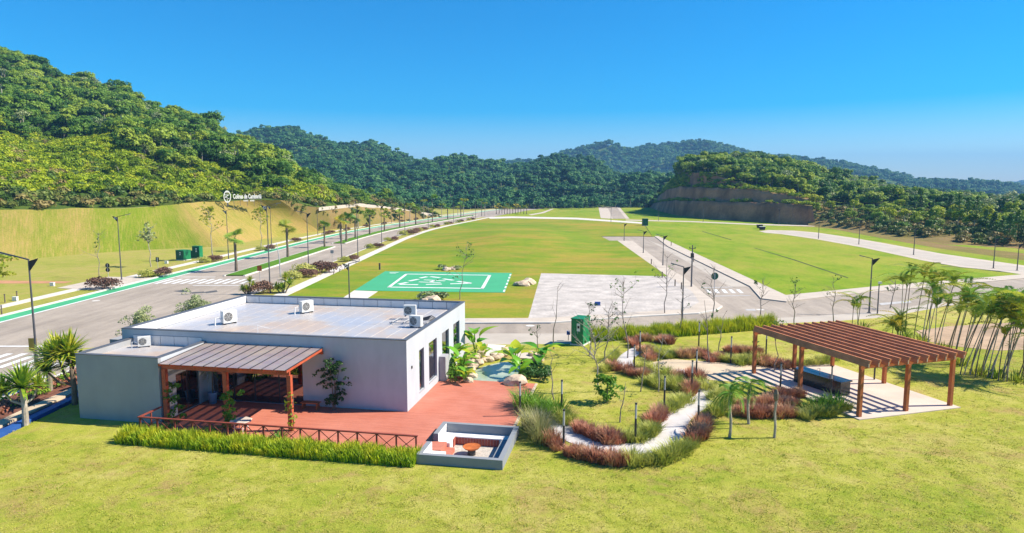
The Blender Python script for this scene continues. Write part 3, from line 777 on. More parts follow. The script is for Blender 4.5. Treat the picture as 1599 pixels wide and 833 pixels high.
# ------------------------------------------------------------------ plant shapes
def unit(a):
    return a / np.maximum(np.linalg.norm(a, axis=-1, keepdims=True), 1e-9)
def leaf_cloud(rg, cen, rad, per, size, jit=0.45, squash=0.8, aspect=0.62):
    cen = np.repeat(np.asarray(cen, float), per, 0); rad = np.repeat(np.asarray(rad, float), per)
    n = len(cen)
    d = unit(rg.normal(size=(n, 3)))
    d[:, 2] = np.where(d[:, 2] < -0.35, -d[:, 2], d[:, 2])
    pos = cen + d * (rad * rg.uniform(0.7, 1.08, n))[:, None] * np.array([1, 1, squash])
    nr = unit(d + rg.normal(scale=jit, size=(n, 3)) + np.array([0, 0, 0.25]))
    a = unit(np.cross(nr, rg.normal(size=(n, 3)))); b = np.cross(nr, a)
    s = size * rg.uniform(0.6, 1.3, n)
    a *= s[:, None]; b *= (s * aspect)[:, None]
    V = np.stack([pos - a, pos - b, pos + a, pos + b], 1).reshape(-1, 3)
    F = np.arange(4 * n).reshape(n, 4)
    return V, F
def fill(me, V, F):
    me.vertices.add(len(V)); me.vertices.foreach_set('co', np.asarray(V, np.float32).ravel())
    k4 = F.shape[1]
    me.loops.add(F.size); me.loops.foreach_set('vertex_index', F.astype(np.int32).ravel())
    me.polygons.add(len(F)); me.polygons.foreach_set('loop_start', np.arange(0, F.size, k4, dtype=np.int32))
    me.update(calc_edges=True)
def qmesh(name, V, F, mat):
    me = bpy.data.meshes.new(name); fill(me, V, F); me.materials.append(mat); return me
def clumps(rg, n, R_, H_, z0, r):
    d = unit(rg.normal(size=(n, 3)))
    d[:, 2] = np.abs(d[:, 2]) * 1.0 - 0.15
    f = rg.uniform(0.55, 1.0, n)[:, None]
    c = d * f * np.array([R_, R_, H_]) + np.array([0, 0, z0])
    return c, r * rg.uniform(0.7, 1.25, n)
def tree_crown(seed, n, R_, H_, z0, r, per, size, jit=0.45):
    rg = np.random.default_rng(seed)
    c, rr = clumps(rg, n, R_, H_, z0, r)
    return leaf_cloud(rg, c, rr, per, size, jit)
def trunk_mb(seed, h, r0, r1, lean=0.3, limbs=0, lr=1.5, n=6):
    rg = random.Random(seed); mb = MB()
    pts = [(0, 0, -0.3)] + [(lean * (i / 4) ** 1.3 * math.cos(seed) + rg.uniform(-.08, .08), lean * (i / 4) ** 1.3 * math.sin(seed) + rg.uniform(-.08, .08), h * i / 4) for i in range(1, 5)]
    mb.tube(pts, [r0 * 1.2] + [r0 + (r1 - r0) * i / 4 for i in range(1, 5)], n)
    for i in range(limbs):
        t = rg.uniform(0.5, 0.95); a = rg.uniform(0, 6.28); p = Vector(pts[3]).lerp(Vector(pts[4]), (t - .5) * 2)
        q = p + Vector((math.cos(a), math.sin(a), rg.uniform(.5, 1.0))) * lr
        mb.tube([p, p.lerp(q, .5) + Vector((0, 0, .1 * lr)), q], [r1 * .7, r1 * .5, r1 * .25], 5)
    return mb
KINDS = [(24, 3.2, 3.0, 3.6, 1.25), (24, 3.9, 2.2, 3.6, 1.25), (22, 2.3, 4.2, 3.8, 1.1), (22, 3.3, 2.6, 2.4, 1.25), (24, 2.8, 3.2, 3.2, 1.1), (18, 2.5, 2.4, 5.2, 1.05)]
def tree_protos(coll_name, mat, per=44, size=0.38):
    c = bpy.data.collections.new(coll_name)
    for i, (n, R_, H_, z0, r) in enumerate(KINDS):
        V, F = tree_crown(100 + i, n, R_, H_, z0, r, per, size, .32)
        me = qmesh('tree_%d' % i, V, F, mat)
        mb = trunk_mb(i + 3, z0 + .3, .16, .10, .4, 3, 1.6, 5)
        me2 = mb.mesh('trunk', M['pale_trunk'])
        bm_ = bmesh.new(); bm_.from_mesh(me); k0 = len(bm_.faces); bm_.from_mesh(me2)
        bm_.faces.ensure_lookup_table()
        for f in bm_.faces[k0:]: f.material_index = 1
        bm_.to_mesh(me); bm_.free(); me.materials.append(M['pale_trunk'])
        c.objects.link(bpy.data.objects.new('%s_%d' % (coll_name, i), me))
    return c
def bush_protos(coll_name, mat, R_=1.5, size=0.3, n=7, per=22):
    c = bpy.data.collections.new(coll_name)
    for i in range(4):
        V, F = tree_crown(300 + i, n, R_ * .75, R_ * .6, R_ * .35, R_ * .55, per, size, 0.5)
        c.objects.link(bpy.data.objects.new('%s_%d' % (coll_name, i), qmesh('bush_%d' % i, V, F, mat)))
    return c
def instancer(name, P, scl, coll, nkind, label, cat, seed=1, weights=None):
    rg = np.random.default_rng(seed)
    n = len(P)
    me = bpy.data.meshes.new(name); me.vertices.add(n)
    me.vertices.foreach_set('co', np.asarray(P, np.float32).ravel())
    a = me.attributes.new('rot', 'FLOAT_VECTOR', 'POINT')
    rot = np.c_[rg.normal(scale=.06, size=n), rg.normal(scale=.06, size=n), rg.uniform(0, 6.28, n)]
    a.data.foreach_set('vector', rot.astype(np.float32).ravel())
    a = me.attributes.new('scl', 'FLOAT', 'POINT'); a.data.foreach_set('value', np.asarray(scl, np.float32))
    a = me.attributes.new('idx', 'INT', 'POINT')
    a.data.foreach_set('value', rg.choice(nkind, n, p=weights).astype(np.int32))
    o = link(name, me)
    g = bpy.data.node_groups.new(name, 'GeometryNodeTree')
    g.interface.new_socket('Geometry', in_out='INPUT', socket_type='NodeSocketGeometry')
    g.interface.new_socket('Geometry', in_out='OUTPUT', socket_type='NodeSocketGeometry')
    N = g.nodes.new
    gi, go, ip, ci = N('NodeGroupInput'), N('NodeGroupOutput'), N('GeometryNodeInstanceOnPoints'), N('GeometryNodeCollectionInfo')
    ci.inputs['Collection'].default_value = coll
    ci.inputs['Separate Children'].default_value = True
    ci.inputs['Reset Children'].default_value = True
    def att(nm, typ):
        q = N('GeometryNodeInputNamedAttribute'); q.data_type = typ; q.inputs['Name'].default_value = nm
        return [x for x in q.outputs if x.enabled][0]
    er = N('FunctionNodeEulerToRotation')
    L_ = g.links.new
    L_(att('rot', 'FLOAT_VECTOR'), er.inputs[0])
    L_(gi.outputs[0], ip.inputs['Points']); L_(ci.outputs[0], ip.inputs['Instance'])
    ip.inputs['Pick Instance'].default_value = True
    L_(att('idx', 'INT'), ip.inputs['Instance Index'])
    L_(er.outputs[0], ip.inputs['Rotation']); L_(att('scl', 'FLOAT'), ip.inputs['Scale'])
    L_(ip.outputs[0], go.inputs[0])
    md = o.modifiers.new('scatter', 'NODES'); md.node_group = g
    return tag(o, label, cat, None, 'stuff')

# blades of grass and sword leaves
def blades(rg, base, h, lean, w, bendy=0.5, out=None):
    """base (n,3), h (n,), lean (n,) -> curved tapering blades"""
    n = len(base)
    a = rg.uniform(0, 2 * math.pi, n)
    d = np.c_[np.cos(a), np.sin(a), np.zeros(n)] if out is None else out
    side = np.c_[-d[:, 1], d[:, 0], np.zeros(n)] * (w / 2)[:, None]
    up = np.array([0, 0, 1.0])
    m = base + up * (h * 0.58)[:, None] + d * (lean * 0.35)[:, None]
    t = base + up * (h * (1 - 0.12 * bendy))[:, None] + d * lean[:, None]
    V = np.stack([base - side, base + side, m + side * 0.9, m - side * 0.9, t + side * .12, t - side * .12], 1).reshape(-1, 3)
    i = np.arange(n)[:, None] * 6
    F = np.concatenate([i + np.array([0, 1, 2, 3]), i + np.array([3, 2, 4, 5])], 0)
    return V, F
def tuft(seed, n, R_, h, lean, w, bendy=0.5):
    rg = np.random.default_rng(seed)
    a = rg.uniform(0, 6.283, n); r = R_ * np.sqrt(rg.random(n))
    base = np.c_[r * np.cos(a), r * np.sin(a), np.zeros(n) - 0.02]
    da = a + rg.normal(scale=.5, size=n)
    out = np.c_[np.cos(da), np.sin(da), np.zeros(n)]
    hh = h * rg.uniform(.6, 1.1, n) * (1 - 0.25 * (r / R_) ** 2)
    ll = lean * (0.25 + r / R_) * rg.uniform(.5, 1.3, n)
    return blades(rg, base, hh, ll, w * rg.uniform(.7, 1.3, n), bendy, out)
def frond(seed, L_, droop, leaf_l, n, w, rise=0.5, vee=0.3):
    """a feather leaf along +X: midrib and paired leaflets"""
    rg = np.random.default_rng(seed)
    t = np.linspace(0.0, 1, 9)
    x = L_ * (t - 0.12 * droop * t ** 3); z = L_ * (rise * t - (rise + droop) * t ** 2.1)
    V, F = [], []
    for i in range(8):
        q = len(V); ww = .022 * L_ * (1 - t[i] * .8)
        V += [(x[i], -ww, z[i]), (x[i], ww, z[i]), (x[i + 1], ww * .9, z[i + 1]), (x[i + 1], -ww * .9, z[i + 1])]; F.append((q, q + 1, q + 2, q + 3))
    for s in (-1, 1):
        for kx in range(n):
            u = 0.12 + 0.88 * kx / (n - 1) + rg.uniform(-.01, .01); u = min(u, 1)
            px_, pz = np.interp(u, t, x), np.interp(u, t, z)
            ll = leaf_l * math.sin(math.pi * min(.97, .18 + .8 * u)) ** .7 * rg.uniform(.85, 1.1)
            tip = (px_ + ll * .55, s * ll * .8, pz + ll * (vee - .75 * u * (.3 + droop)) - ll * .15)
            q = len(V)
            mid = ((px_ + tip[0]) / 2, (tip[1]) / 2, (pz + tip[2]) / 2 + ll * .08)
            V += [(px_ - w * .5, 0, pz), (mid[0] - w, mid[1], mid[2]), tip, (mid[0] + w, mid[1], mid[2])]; F.append((q, q + 1, q + 2, q + 3))
    return np.array(V), np.array(F)
def rotz(V, a):
    c, s = math.cos(a), math.sin(a)
    return V @ np.array([[c, s, 0], [-s, c, 0], [0, 0, 1]])
def roty(V, a):
    c, s = math.cos(a), math.sin(a)
    return V @ np.array([[c, 0, -s], [0, 1, 0], [s, 0, c]])
def join(parts):
    Vs, Fs, k0 = [], [], 0
    for V, F in parts:
        Vs.append(V); Fs.append(F + k0); k0 += len(V)
    return np.concatenate(Vs), np.concatenate(Fs)
def crown_of_fronds(seed, n, L_, leaf_l, nl, w, lo=-0.3, hi=1.2):
    rg = np.random.default_rng(seed); parts = []
    for i in range(n):
        e = lo + (hi - lo) * ((i * 0.618) % 1)
        V, F = frond(seed * 50 + i, L_ * rg.uniform(.8, 1.1), .55 + .25 * rg.random(), leaf_l, nl, w, .25, .2)
        parts.append((rotz(roty(V, -e * .8), i * 2.4 + rg.uniform(-.2, .2)), F))
    return join(parts)
def fan_crown(seed, n, L_, lo=-0.5, hi=1.25):
    """palm crown of stiff fan leaves"""
    rg = np.random.default_rng(seed); parts = []
    for i in range(n):
        e = lo + (hi - lo) * ((i * 0.618) % 1)
        V, F = [], []
        st = L_ * .42
        V += [(0, -.02, 0), (0, .02, 0), (st, .02, 0), (st, -.02, 0)]; F.append((0, 1, 2, 3))
        for j in range(11):
            a = R(-75 + 15 * j); ll = L_ * .62 * rg.uniform(.85, 1.1); q = len(V); dz = -.25 * ll * rg.uniform(.5, 1.3)
            V += [(st, 0, 0), (st + ll * .55 * math.cos(a - .1), ll * .55 * math.sin(a - .1), .02), (st + ll * math.cos(a), ll * math.sin(a), dz), (st + ll * .55 * math.cos(a + .1), ll * .55 * math.sin(a + .1), .02)]
            F.append((q, q + 1, q + 2, q + 3))
        parts.append((rotz(roty(np.array(V), -e), i * 2.4 + rg.uniform(-.3, .3)), np.array(F)))
    return join(parts)

# ------------------------------------------------------------------ woods on the hills
WOOD = tree_protos('forest_tree_kinds', M['lf_wood'])
FARW = tree_protos('far_tree_kinds', M['lf_far'], 26, 0.5)
SCRUB = bush_protos('scrub_kinds', M['lf_scrub'])
DRY = bush_protos('dry_bush_kinds', M['lf_brown'])
rs = np.random.default_rng(5)
def edge_l(p, s):          # where the wood starts above the scrub on the left hill
    return 0.33 + 0.05 * math.sin(s * 11) + 0.16 * nz(p, 22, 3.0)
q, sx, tt = lhill.scatter(6.5, 21, lambda p, s, t: t > edge_l(p, s) - 0.30 * max(0, (s - .62) / .3) * 0 and s < 0.86 and t < 1.12)
q0 = q.copy()
front = (tt < 0.52) & (np.array([nz(p, 7, 9) for p in q]) > -0.1)
pick = np.nonzero(front)[0]; rs.shuffle(pick); pick = pick[:36]
rest = np.ones(len(q), bool); rest[pick] = False
instancer('forest', q[rest], np.clip(rs.lognormal(-.48, .30, rest.sum()), .3, 1.35), WOOD, 6, 'dense green forest covering the upper slope of the left hill', 'forest', 31, [.22, .2, .14, .2, .16, .08])
WT = []
for i, (n, R_, H_, z0, r) in enumerate([(16, 3.0, 2.8, 7.0, 1.4), (12, 2.6, 1.4, 8.2, 1.2), (15, 2.2, 3.2, 7.4, 1.2)]):
    V, F = tree_crown(140 + i, n, R_, H_, z0, r, 30, .5)
    WT.append((qmesh('crown', V, F, M['lf_wood']), trunk_mb(i + 11, z0 + .4, .24, .13, .6, 5, 2.0, 6).mesh('trunk', M['pale_trunk'])))
for n_, i in enumerate(pick):
    cm, tm = WT[n_ % 3]
    t = thing('forest_tree', 'tall pale-trunked tree at the lower edge of the left hill forest', 'tree', q[i], rs.uniform(0, 6.28), 'pale-trunked trees on the left hill', rs.uniform(.7, 1.0))
    link('trunk', tm, t); link('crown', cm, t)
q, sx, tt = lhill.scatter(1.9, 22, lambda p, s, t: t < edge_l(p, s) + .06 and t > 0.075 + .07 * nz(p, 9, 5) and nz(p, 11, 1.0) > -0.62 and s < .80)
instancer('scrub', q, rs.uniform(.6, 1.25, len(q)), SCRUB, 4, 'bright yellow-green scrub below the forest on the left hill', 'scrub', 32)
q, sx, tt = lhill.scatter(4.5, 23, lambda p, s, t: ((t < 0.12 + .08 * nz(p, 9, 5)) or (nz(p, 14, 7.0) > .22 and t < edge_l(p, s)) or s > .74) and not (t < .06 and abs(p[0] + 67) < 9 and p[1] < 178))
instancer('dry_scrub', q, rs.uniform(.5, 1.3, len(q)), DRY, 4, 'brown and olive bushes along the top of the left embankment', 'scrub', 33)
q, sx, tt = lhill.scatter(30, 26, lambda p, s, t: t > 0.16 and s > .60 and s < .93)
instancer('forest', q, rs.uniform(.4, .8, len(q)), WOOD, 6, 'small trees on the tapering end of the left hill', 'forest', 36)
q, sx, tt = rbank.scatter(6.0, 24, lambda p, s, t: nz(p, 9, 2.2) > -0.05 and t > .12)
instancer('dry_scrub', q, rs.uniform(.3, .8, len(q)), DRY, 4, 'low dry bushes on the bank beside the avenue', 'scrub', 34)
q, sx, tt = amt.scatter(22, 25, lambda p, s, t: t < 1.1 and p[1] > 435)
instancer('forest', q, np.clip(rs.lognormal(-.2, .28, len(q)), .5, 1.5), FARW, 6, 'forest covering the mountain across the valley behind the avenue', 'forest', 35)
q, sx, tt = amt2.scatter(22, 27, lambda p, s, t: t < 1.1)
instancer('forest', q, np.clip(rs.lognormal(-.2, .28, len(q)), .5, 1.5), FARW, 6, 'forest on the lower mountain spur behind the far fields', 'forest', 37)
q, sx, tt = bmt.scatter(110, 28, lambda p, s, t: t > .2 and t < 1.08)
instancer('forest', q, rs.uniform(1.4, 2.2, len(q)), FARW, 6, 'bluish forest on the highest distant mountain', 'forest', 38)
q, sx, tt = b2mt.scatter(110, 29, lambda p, s, t: t > .3 and t < 1.08)
instancer('forest', q, rs.uniform(1.4, 2.2, len(q)), FARW, 6, 'bluish forest on the long ridge behind the right hill', 'forest', 39)
q, sx, tt = cmt.scatter(300, 30, lambda p, s, t: t > .3 and t < 1.08)
instancer('forest', q, rs.uniform(2.0, 3.0, len(q)), FARW, 6, 'hazy forest on the farthest ridge at the right edge', 'forest', 40)
q, sx, tt = dhill.scatter(8, 41, lambda p, s, t: t < 1.12 and (t > .02) and not (s > .55 and t < .10 + .1 * nz(p, 12, 4)))
instancer('forest', q, np.clip(rs.lognormal(-.40, .28, len(q)), .35, 1.3) * np.where(sx > .6, .85, 1.0), WOOD, 6, 'dense forest on top of the cut hill at right', 'forest', 42, [.22, .2, .14, .2, .16, .08])
q, sx, tt = sbank.scatter(7, 43, lambda p, s, t: t > .16 + .1 * nz(p, 10, 6))
instancer('scrub', q, rs.uniform(.5, 1.3, len(q)), DRY, 4, 'dry bushes on the bank under the right forest', 'scrub', 44)
q, sx, tt = sbank.scatter(26, 45, lambda p, s, t: t > .25 and s > .25 and nz(p, 15, 3.3) > -0.1)
instancer('forest', q, rs.uniform(.3, .62, len(q)), WOOD, 6, 'young trees growing on the bank under the right forest', 'forest', 46)
q, sx, tt = cut.scatter(2.6, 47, lambda p, s, t: abs((t * 5) % 1 - .5) < .5 and int(t * 5) in (1, 3, 4) and nz(p, 8, 2.5) > -.35)
instancer('scrub', q, rs.uniform(.35, .95, len(q)), SCRUB, 4, 'green weeds on the benches of the earth cutting', 'weeds', 48)
# belt of trees at the foot of the far mountain
bp = np.array([(x, 415 + 60 * rs.random() + 0.1 * abs(x), -0.2) for x in rs.uniform(-150, 45, 260)])
instancer('forest', bp, rs.uniform(.5, 1.0, len(bp)), FARW, 6, 'belt of small trees at the end of the avenue', 'forest', 49)

# paler, half-bare trees mixed through both hills
BARE = tree_protos('bare_tree_kinds', M['lf_olive'], 12, 0.34)
q1, _, _ = lhill.scatter(150, 51, lambda p, s, t: edge_l(p, s) < t < 1.05 and s < .84)
q2, _, _ = dhill.scatter(190, 52, lambda p, s, t: .05 < t < 1.05)
q = np.concatenate([q1, q2])
instancer('bare_trees', q, rs.uniform(.6, 1.05, len(q)), BARE, 6, 'paler half-bare trees mixed through the hill forests', 'trees', 53)
LITE = tree_protos('light_tree_kinds', M['lf_scrub'], 30, 0.36)
q1, _, _ = lhill.scatter(220, 54, lambda p, s, t: .12 < t < .75 and s < .84 and nz(p, 20, 8) > 0)
q2, _, _ = dhill.scatter(400, 55, lambda p, s, t: .05 < t < 1.05)
q3, _, _ = sbank.scatter(60, 56, lambda p, s, t: t > .3)
q = np.concatenate([q1, q2, q3])
instancer('light_trees', q, rs.uniform(.4, .85, len(q)), LITE, 6, 'lighter yellow-green trees mixed through the hill forests', 'trees', 57)
# ------------------------------------------------------------------ the pavilion
hs_ = thing('pavilion_house', 'white flat-roofed single-storey pavilion with lower grey wing', 'building', HC, -TH)
HT = 4.15
def hbox(name, x0, x1, y0, y1, z0, z1, mat, parent=None):
    return MB().box(x0, x1, y0, y1, z0, z1).build(name, mat, parent or hs_)
def wall_with_holes(name, axis, fixed0, fixed1, a0, a1, z0, z1, holes, mat):
    """a wall slab along one axis with real openings; holes: (a, b, zlo, zhi)"""
    mb = MB()
    hs2 = sorted(holes)
    cuts = [a0] + [c for h in hs2 for c in h[:2]] + [a1]
    def b(p, q, zl, zh):
        if q - p > 1e-4 and zh - zl > 1e-4:
            if axis == 'x': mb.box(p, q, fixed0, fixed1, zl, zh)
            else: mb.box(fixed0, fixed1, p, q, zl, zh)
    for i in range(0, len(cuts), 2):
        b(cuts[i], cuts[i + 1], z0, z1)
    for h in hs2:
        b(h[0], h[1], z0, h[2]); b(h[0], h[1], h[3], z1)
    return mb.build(name, mat, hs_)
DOORS = [(-12.1, -6.3, 0.06, 2.65)]
WIN = [(2.2, 3.12, .53, 3.05), (4.1, 5.8, .53, 3.05), (7.0, 8.66, .53, 3.05), (9.82, 11.5, .6, 3.08)]
wall_with_holes('front_wall', 'x', 0.0, 0.22, -18.0, 0.0, -.3, HT, DOORS, M['wall'])
wall_with_holes('side_wall', 'y', -0.22, -0.0, 0.22, 12.9, -.3, HT, WIN, M['wall'])
hbox('back_wall', -18.0, 0.0, 12.9, 13.12, -.3, HT, M['wall'])
hbox('side_wall', -18.0, -17.78, 0.22, 12.9, -.3, HT, M['wall'])
# parapet coping, each run proud of the wall
for x0, x1, y0, y1 in ((-18.03, .03, -.03, .25), (-18.03, .03, 12.87, 13.15), (-18.03, -17.75, .25, 12.87), (-.25, .03, .25, 12.87)):
    hbox('coping', x0, x1, y0, y1, HT, HT + .035, M['grey_coping'])
# roof laid in sheets with open joints
rf = hbox('roof', -17.78, -.22, .22, 12.9, 3.40, 3.55, M['white'])
NS = 17
sw = (17.56) / NS
sme = MB().box(0.025, sw - 0.025, 0, 6.32, 0, .02).mesh('roof_sheet', M['roof'])
for i in range(NS):
    for j in range(2):
        link('roof_sheet', sme, rf, (-17.78 + i * sw, .23 + j * 6.335, 3.553 + .001 * ((i + j) % 2)))
# inner faces of the parapet in panels
pw = 17.5 / 16
pme = MB().box(0.015, pw - .02, 0, .025, 0, .5).mesh('parapet_panel', M['parapet'])
for i in range(16):
    link('parapet_panel', pme, hs_, (-17.75 + i * pw, 12.868, 3.60))
hbox('panel_backing', -17.77, -.23, 12.894, 12.899, 3.59, 4.12, M['grey_coping'])
pme2 = MB().box(0, .025, 0.015, 1.255, 0, .5).mesh('parapet_panel', M['parapet'])
for i in range(10):
    link('parapet_panel', pme2, hs_, (-17.778, .26 + i * 1.26, 3.60))
# glazing
def window(name, x, y0, y1, z0, z1, axis='y', mull=(), depth=.12):
    w = link(name, MB().mesh('w', M['dark_metal']), hs_)
    f = MB(); t = .06
    def b(a0, a1, c0, c1, mb=f, d=.05):
        if axis == 'y': mb.box(x - depth - d, x - depth, a0, a1, c0, c1)
        else: mb.box(a0, a1, x + depth, x + depth + d, c0, c1)
    b(y0, y1, z0, z0 + t); b(y0, y1, z1 - t, z1); b(y0, y0 + t, z0 + t, z1 - t); b(y1 - t, y1, z0 + t, z1 - t)
    for m in mull: b(m - .04, m + .04, z0 + t, z1 - t)
    w.data = f.mesh('window_frame', M['dark_metal'])
    cs = [y0 + t] + [c for m in mull for c in (m - .04, m + .04)] + [y1 - t]
    for i in range(0, len(cs), 2):
        g = MB(); b(cs[i], cs[i + 1], z0 + t, z1 - t, g, .02)
        g.build('pane', M['glass'], w)
    return w
for a, b, c, d in WIN:
    window('window', 0.0, a, b, c, d)
    hbox('sill', -.1, .03, a - .04, b + .04, c - .05, c - .002, M['grey_box'])
window('sliding_door', 0.0, -12.1, -6.3, .06, 2.65, 'x', (-10.75, -9.4, -7.85), .1)
# inside: floor, ceiling, back partition
hbox('interior_floor', -17.7, -.25, .24, 12.85, -.1, .05, M['interior_floor'])
hbox('partition', -13.2, -.3, 6.0, 6.12, .05, 3.3, M['interior'])
hbox('partition', -13.3, -13.18, .3, 6.0, .05, 3.3, M['interior'])
# lower wing
AH = 3.6
wall_with_holes('wing_wall', 'x', -4.05, -3.83, -17.45, -12.4, -.3, AH, [], M['annex_wall'])
wall_with_holes('wing_wall', 'y', -17.45, -17.23, -3.83, -.0, -.3, AH, [], M['annex_wall'])
wall_with_holes('wing_wall', 'y', -12.62, -12.4, -3.83, -.0, -.3, AH, [(-2.75, -.75, .06, 2.35)], M['wall'])
window('glass_door', -12.4, -2.75, -.75, .06, 2.35, 'y', (-1.75,), .08)
hbox('wing_floor', -17.2, -12.63, -3.8, -.02, -.1, .05, M['interior_floor'])
for x0, x1, y0, y1 in ((-17.48, -12.37, -4.08, -3.80), (-17.48, -17.2, -3.80, -.003), (-12.65, -12.37, -3.80, -.003)):
    hbox('coping', x0, x1, y0, y1, AH, AH + .03, M['grey_coping'])
wr = hbox('wing_roof', -17.23, -12.62, -3.83, -.002, 3.15, 3.25, M['roof'])
wp = 4.6 / 5
wme = MB().box(.015, wp - .015, -.028, 0, 0, .55).mesh('parapet_panel', M['parapet'])
for i in range(5):
    link('parapet_panel', wme, hs_, (-17.22 + i * wp, -.008, 3.255))
hbox('panel_backing', -17.22, -12.66, -.007, -.002, 3.252, 3.82, M['grey_coping'])
hbox('side_canopy', -19.6, -18.003, .8, 3.6, 3.0, 3.25, M['annex_wall'])
hbox('side_canopy_post', -19.55, -19.4, .9, 1.05, -.1, 3.0, M['annex_wall'])
hbox('wall_lamp', .002, .06, .75, .83, 2.35, 2.5, M['dark_metal'])
# wall-mounted grey cabinet
wc = thing('wall_cabinet', 'tall grey metal cabinet standing against the white side wall', 'cabinet', HW(.02, 6.62, .065), -TH)
MB().box(0, .42, -.42, .42, 0, 1.62).build('body', M['grey_box'], wc)
MB().box(.421, .435, -.38, .38, .06, 1.56).build('door', M['pale_pole'], wc)
MB().box(.436, .46, .28, .31, .7, .9).build('handle', M['dark_metal'], wc)

# furniture seen through the glass
def stool(loc, label):
    t = thing('white_table', label, 'table', loc, -TH)
    MB().box(-.45, .45, -.3, .3, .72, .76).build('table_top', M['white'], t)
    for a in (-.4, .4):
        for b in (-.25, .25):
            MB().box(a - .02, a + .02, b - .02, b + .02, 0, .72).build('leg', M['white'], t)
    return t
stool(HW(-9.9, 2.6, .05), 'white table inside the glazed room behind the middle door pane')
stool(HW(-7.4, 3.4, .05), 'white table inside the glazed room behind the rightmost door pane')
stool(HW(-11.5, 1.2, .05), 'small white table just inside the glass beside the blue pot')
sf = thing('grey_sofa', 'pale grey sofa inside the glazed room', 'sofa', HW(-8.7, 4.9, .05), -TH)
MB().box(-1, 1, -.4, .4, .1, .42).build('seat', M['grey_box'], sf)
MB().box(-1, 1, .25, .45, .42, .85).build('backrest', M['grey_box'], sf)
for a in (-1.12, 1.0): MB().box(a, a + .12, -.4, .45, .1, .62).build('armrest', M['grey_box'], sf)

# roof machines
def ac_unit(u, v, z, rz, label, s=1.0, pipe=True):
    t = thing('air_conditioner', label, 'air conditioner', HW(u, v, z), -TH + rz, 'air conditioning units on the roof', s)
    MB().box(-.42, .42, -.16, .16, .08, .78).build('casing', M['ac'], t)
    mb = MB().disc((-.12, -.162, .43), (1, 0, 0), (0, 0, 1), .27, 18, 0); mb.build('fan_opening', M['ac_dark'], t)
    g = MB()
    for r in (.09, .17, .25): g.disc((-.12, -.170, .43), (1, 0, 0), (0, 0, 1), r + .012, 18, 0, r)
    for i in range(6):
        a = i * math.pi / 3; g.beam((-.12, -.172, .43), (-.12 + .27 * math.cos(a), -.172, .43 + .27 * math.sin(a)), .012, .008)
    g.build('fan_guard', M['ac'], t)
    for x in (-.34, .28): MB().box(x, x + .06, -.2, .2, 0, .08).build('foot', M['dark_metal'], t)
    if pipe: MB().tube([(-.45, .05, .3), (-.62, .05, .45), (-.8, .05, .42), (-.82, .05, .0)], .035, 6).build('pipe', M['white'], t)
    return t
RZF = 3.575
ac_unit(-14.2, 5.1, RZF, R(62), 'white air conditioner alone on the left half of the main roof', 1.15)
ac_unit(-11.0, 9.7, RZF, R(62), 'white air conditioner near the back parapet of the main roof', 1.15)
ac_unit(-2.8, 8.8, RZF + .2, R(8), 'rear one of two paired air conditioners near the right roof edge', 1.0, False)
ac_unit(-1.5, 6.2, RZF, R(-12), 'front one of two paired air conditioners near the right roof edge', 1.0, False)
ac_unit(-16.0, -.6, 3.255, R(40), 'small air conditioner on the lower wing roof', .8)
sp = thing('steel_frame', 'low pale steel frame with dark pipes beside the paired roof units', 'frame', HW(-2.2, 7.6, RZF), -TH)
for y in (-.7, .7): MB().beam((-1.4, y, .1), (1.5, y, .1), .08, .06).build('rail', M['pale_pole'], sp)
for x in (-1.2, -.4, .4, 1.2): MB().beam((x, -.75, .16), (x, .75, .16), .06, .06).build('bearer', M['pale_pole'], sp)
for i in range(4): MB().tube([(.5, -.4 + i * .2, .25), (1.2, -.3 + i * .22, .3 + .05 * i), (1.7, .2 + .1 * i, .12)], .04, 6).build('pipe', M['dark_metal'], sp)
vt = thing('roof_vent', 'small dark vent cap near the front roof edge', 'vent', HW(-8.2, 2.0, RZF), 0)
MB().lathe([(.06, 0), (.06, .12), (.12, .14), (.0, .2)], 10).build('cap', M['dark_metal'], vt)
MB().lathe([(.1, 0), (.06, .03)], 10).build('flange', M['dark_metal'], vt)
at = thing('aerial', 'thin white aerial bracket standing in the middle of the roof', 'aerial', HW(-13.4 + 2.8, 2.6, RZF), 0)
MB().tube([(0, 0, 0), (0, 0, .55)], .02, 5).build('mast', M['white'], at)
MB().tube([(0, 0, .5), (.7, .1, .3)], .015, 5).build('arm', M['white'], at)

# ------------------------------------------------------------------ red timber porch on the front
pg = thing('porch_canopy', 'red timber porch with smoky glass roof panels against the pavilion', 'porch', HW(0, 0), -TH)
PX0, PX1, PV, PZ0, PZ1 = -12.33, -4.95, -3.85, 3.22, 3.44
for u in (-12.2, -8.62, -4.98):
    MB().box(u - .11, u + .11, PV - .11, PV + .11, .05, PZ0 - .22).build('post', M['red_frame'], pg)
MB().beam((PX0, PV, PZ0 - .12), (PX1, PV, PZ0 - .12), .12, .2).build('front_beam', M['red_frame'], pg)
MB().beam((PX0, -.09, PZ1 - .17), (PX1, -.09, PZ1 - .17), .1, .2).build('wall_beam', M['red_frame'], pg)
NR = 11
for i in range(NR + 1):
    u = PX0 + .04 + (PX1 - PX0 - .08) * i / NR
    MB().beam((u, PV - .3, PZ0 + .03), (u, -.15, PZ1 + .01), .09, .12).build('rafter', M['red_frame'], pg)
    MB().beam((u, PV - .32, PZ0 + .115), (u, -.03, PZ1 + .10), .05, .03).build('glazing_bar', M['dark_metal'], pg)
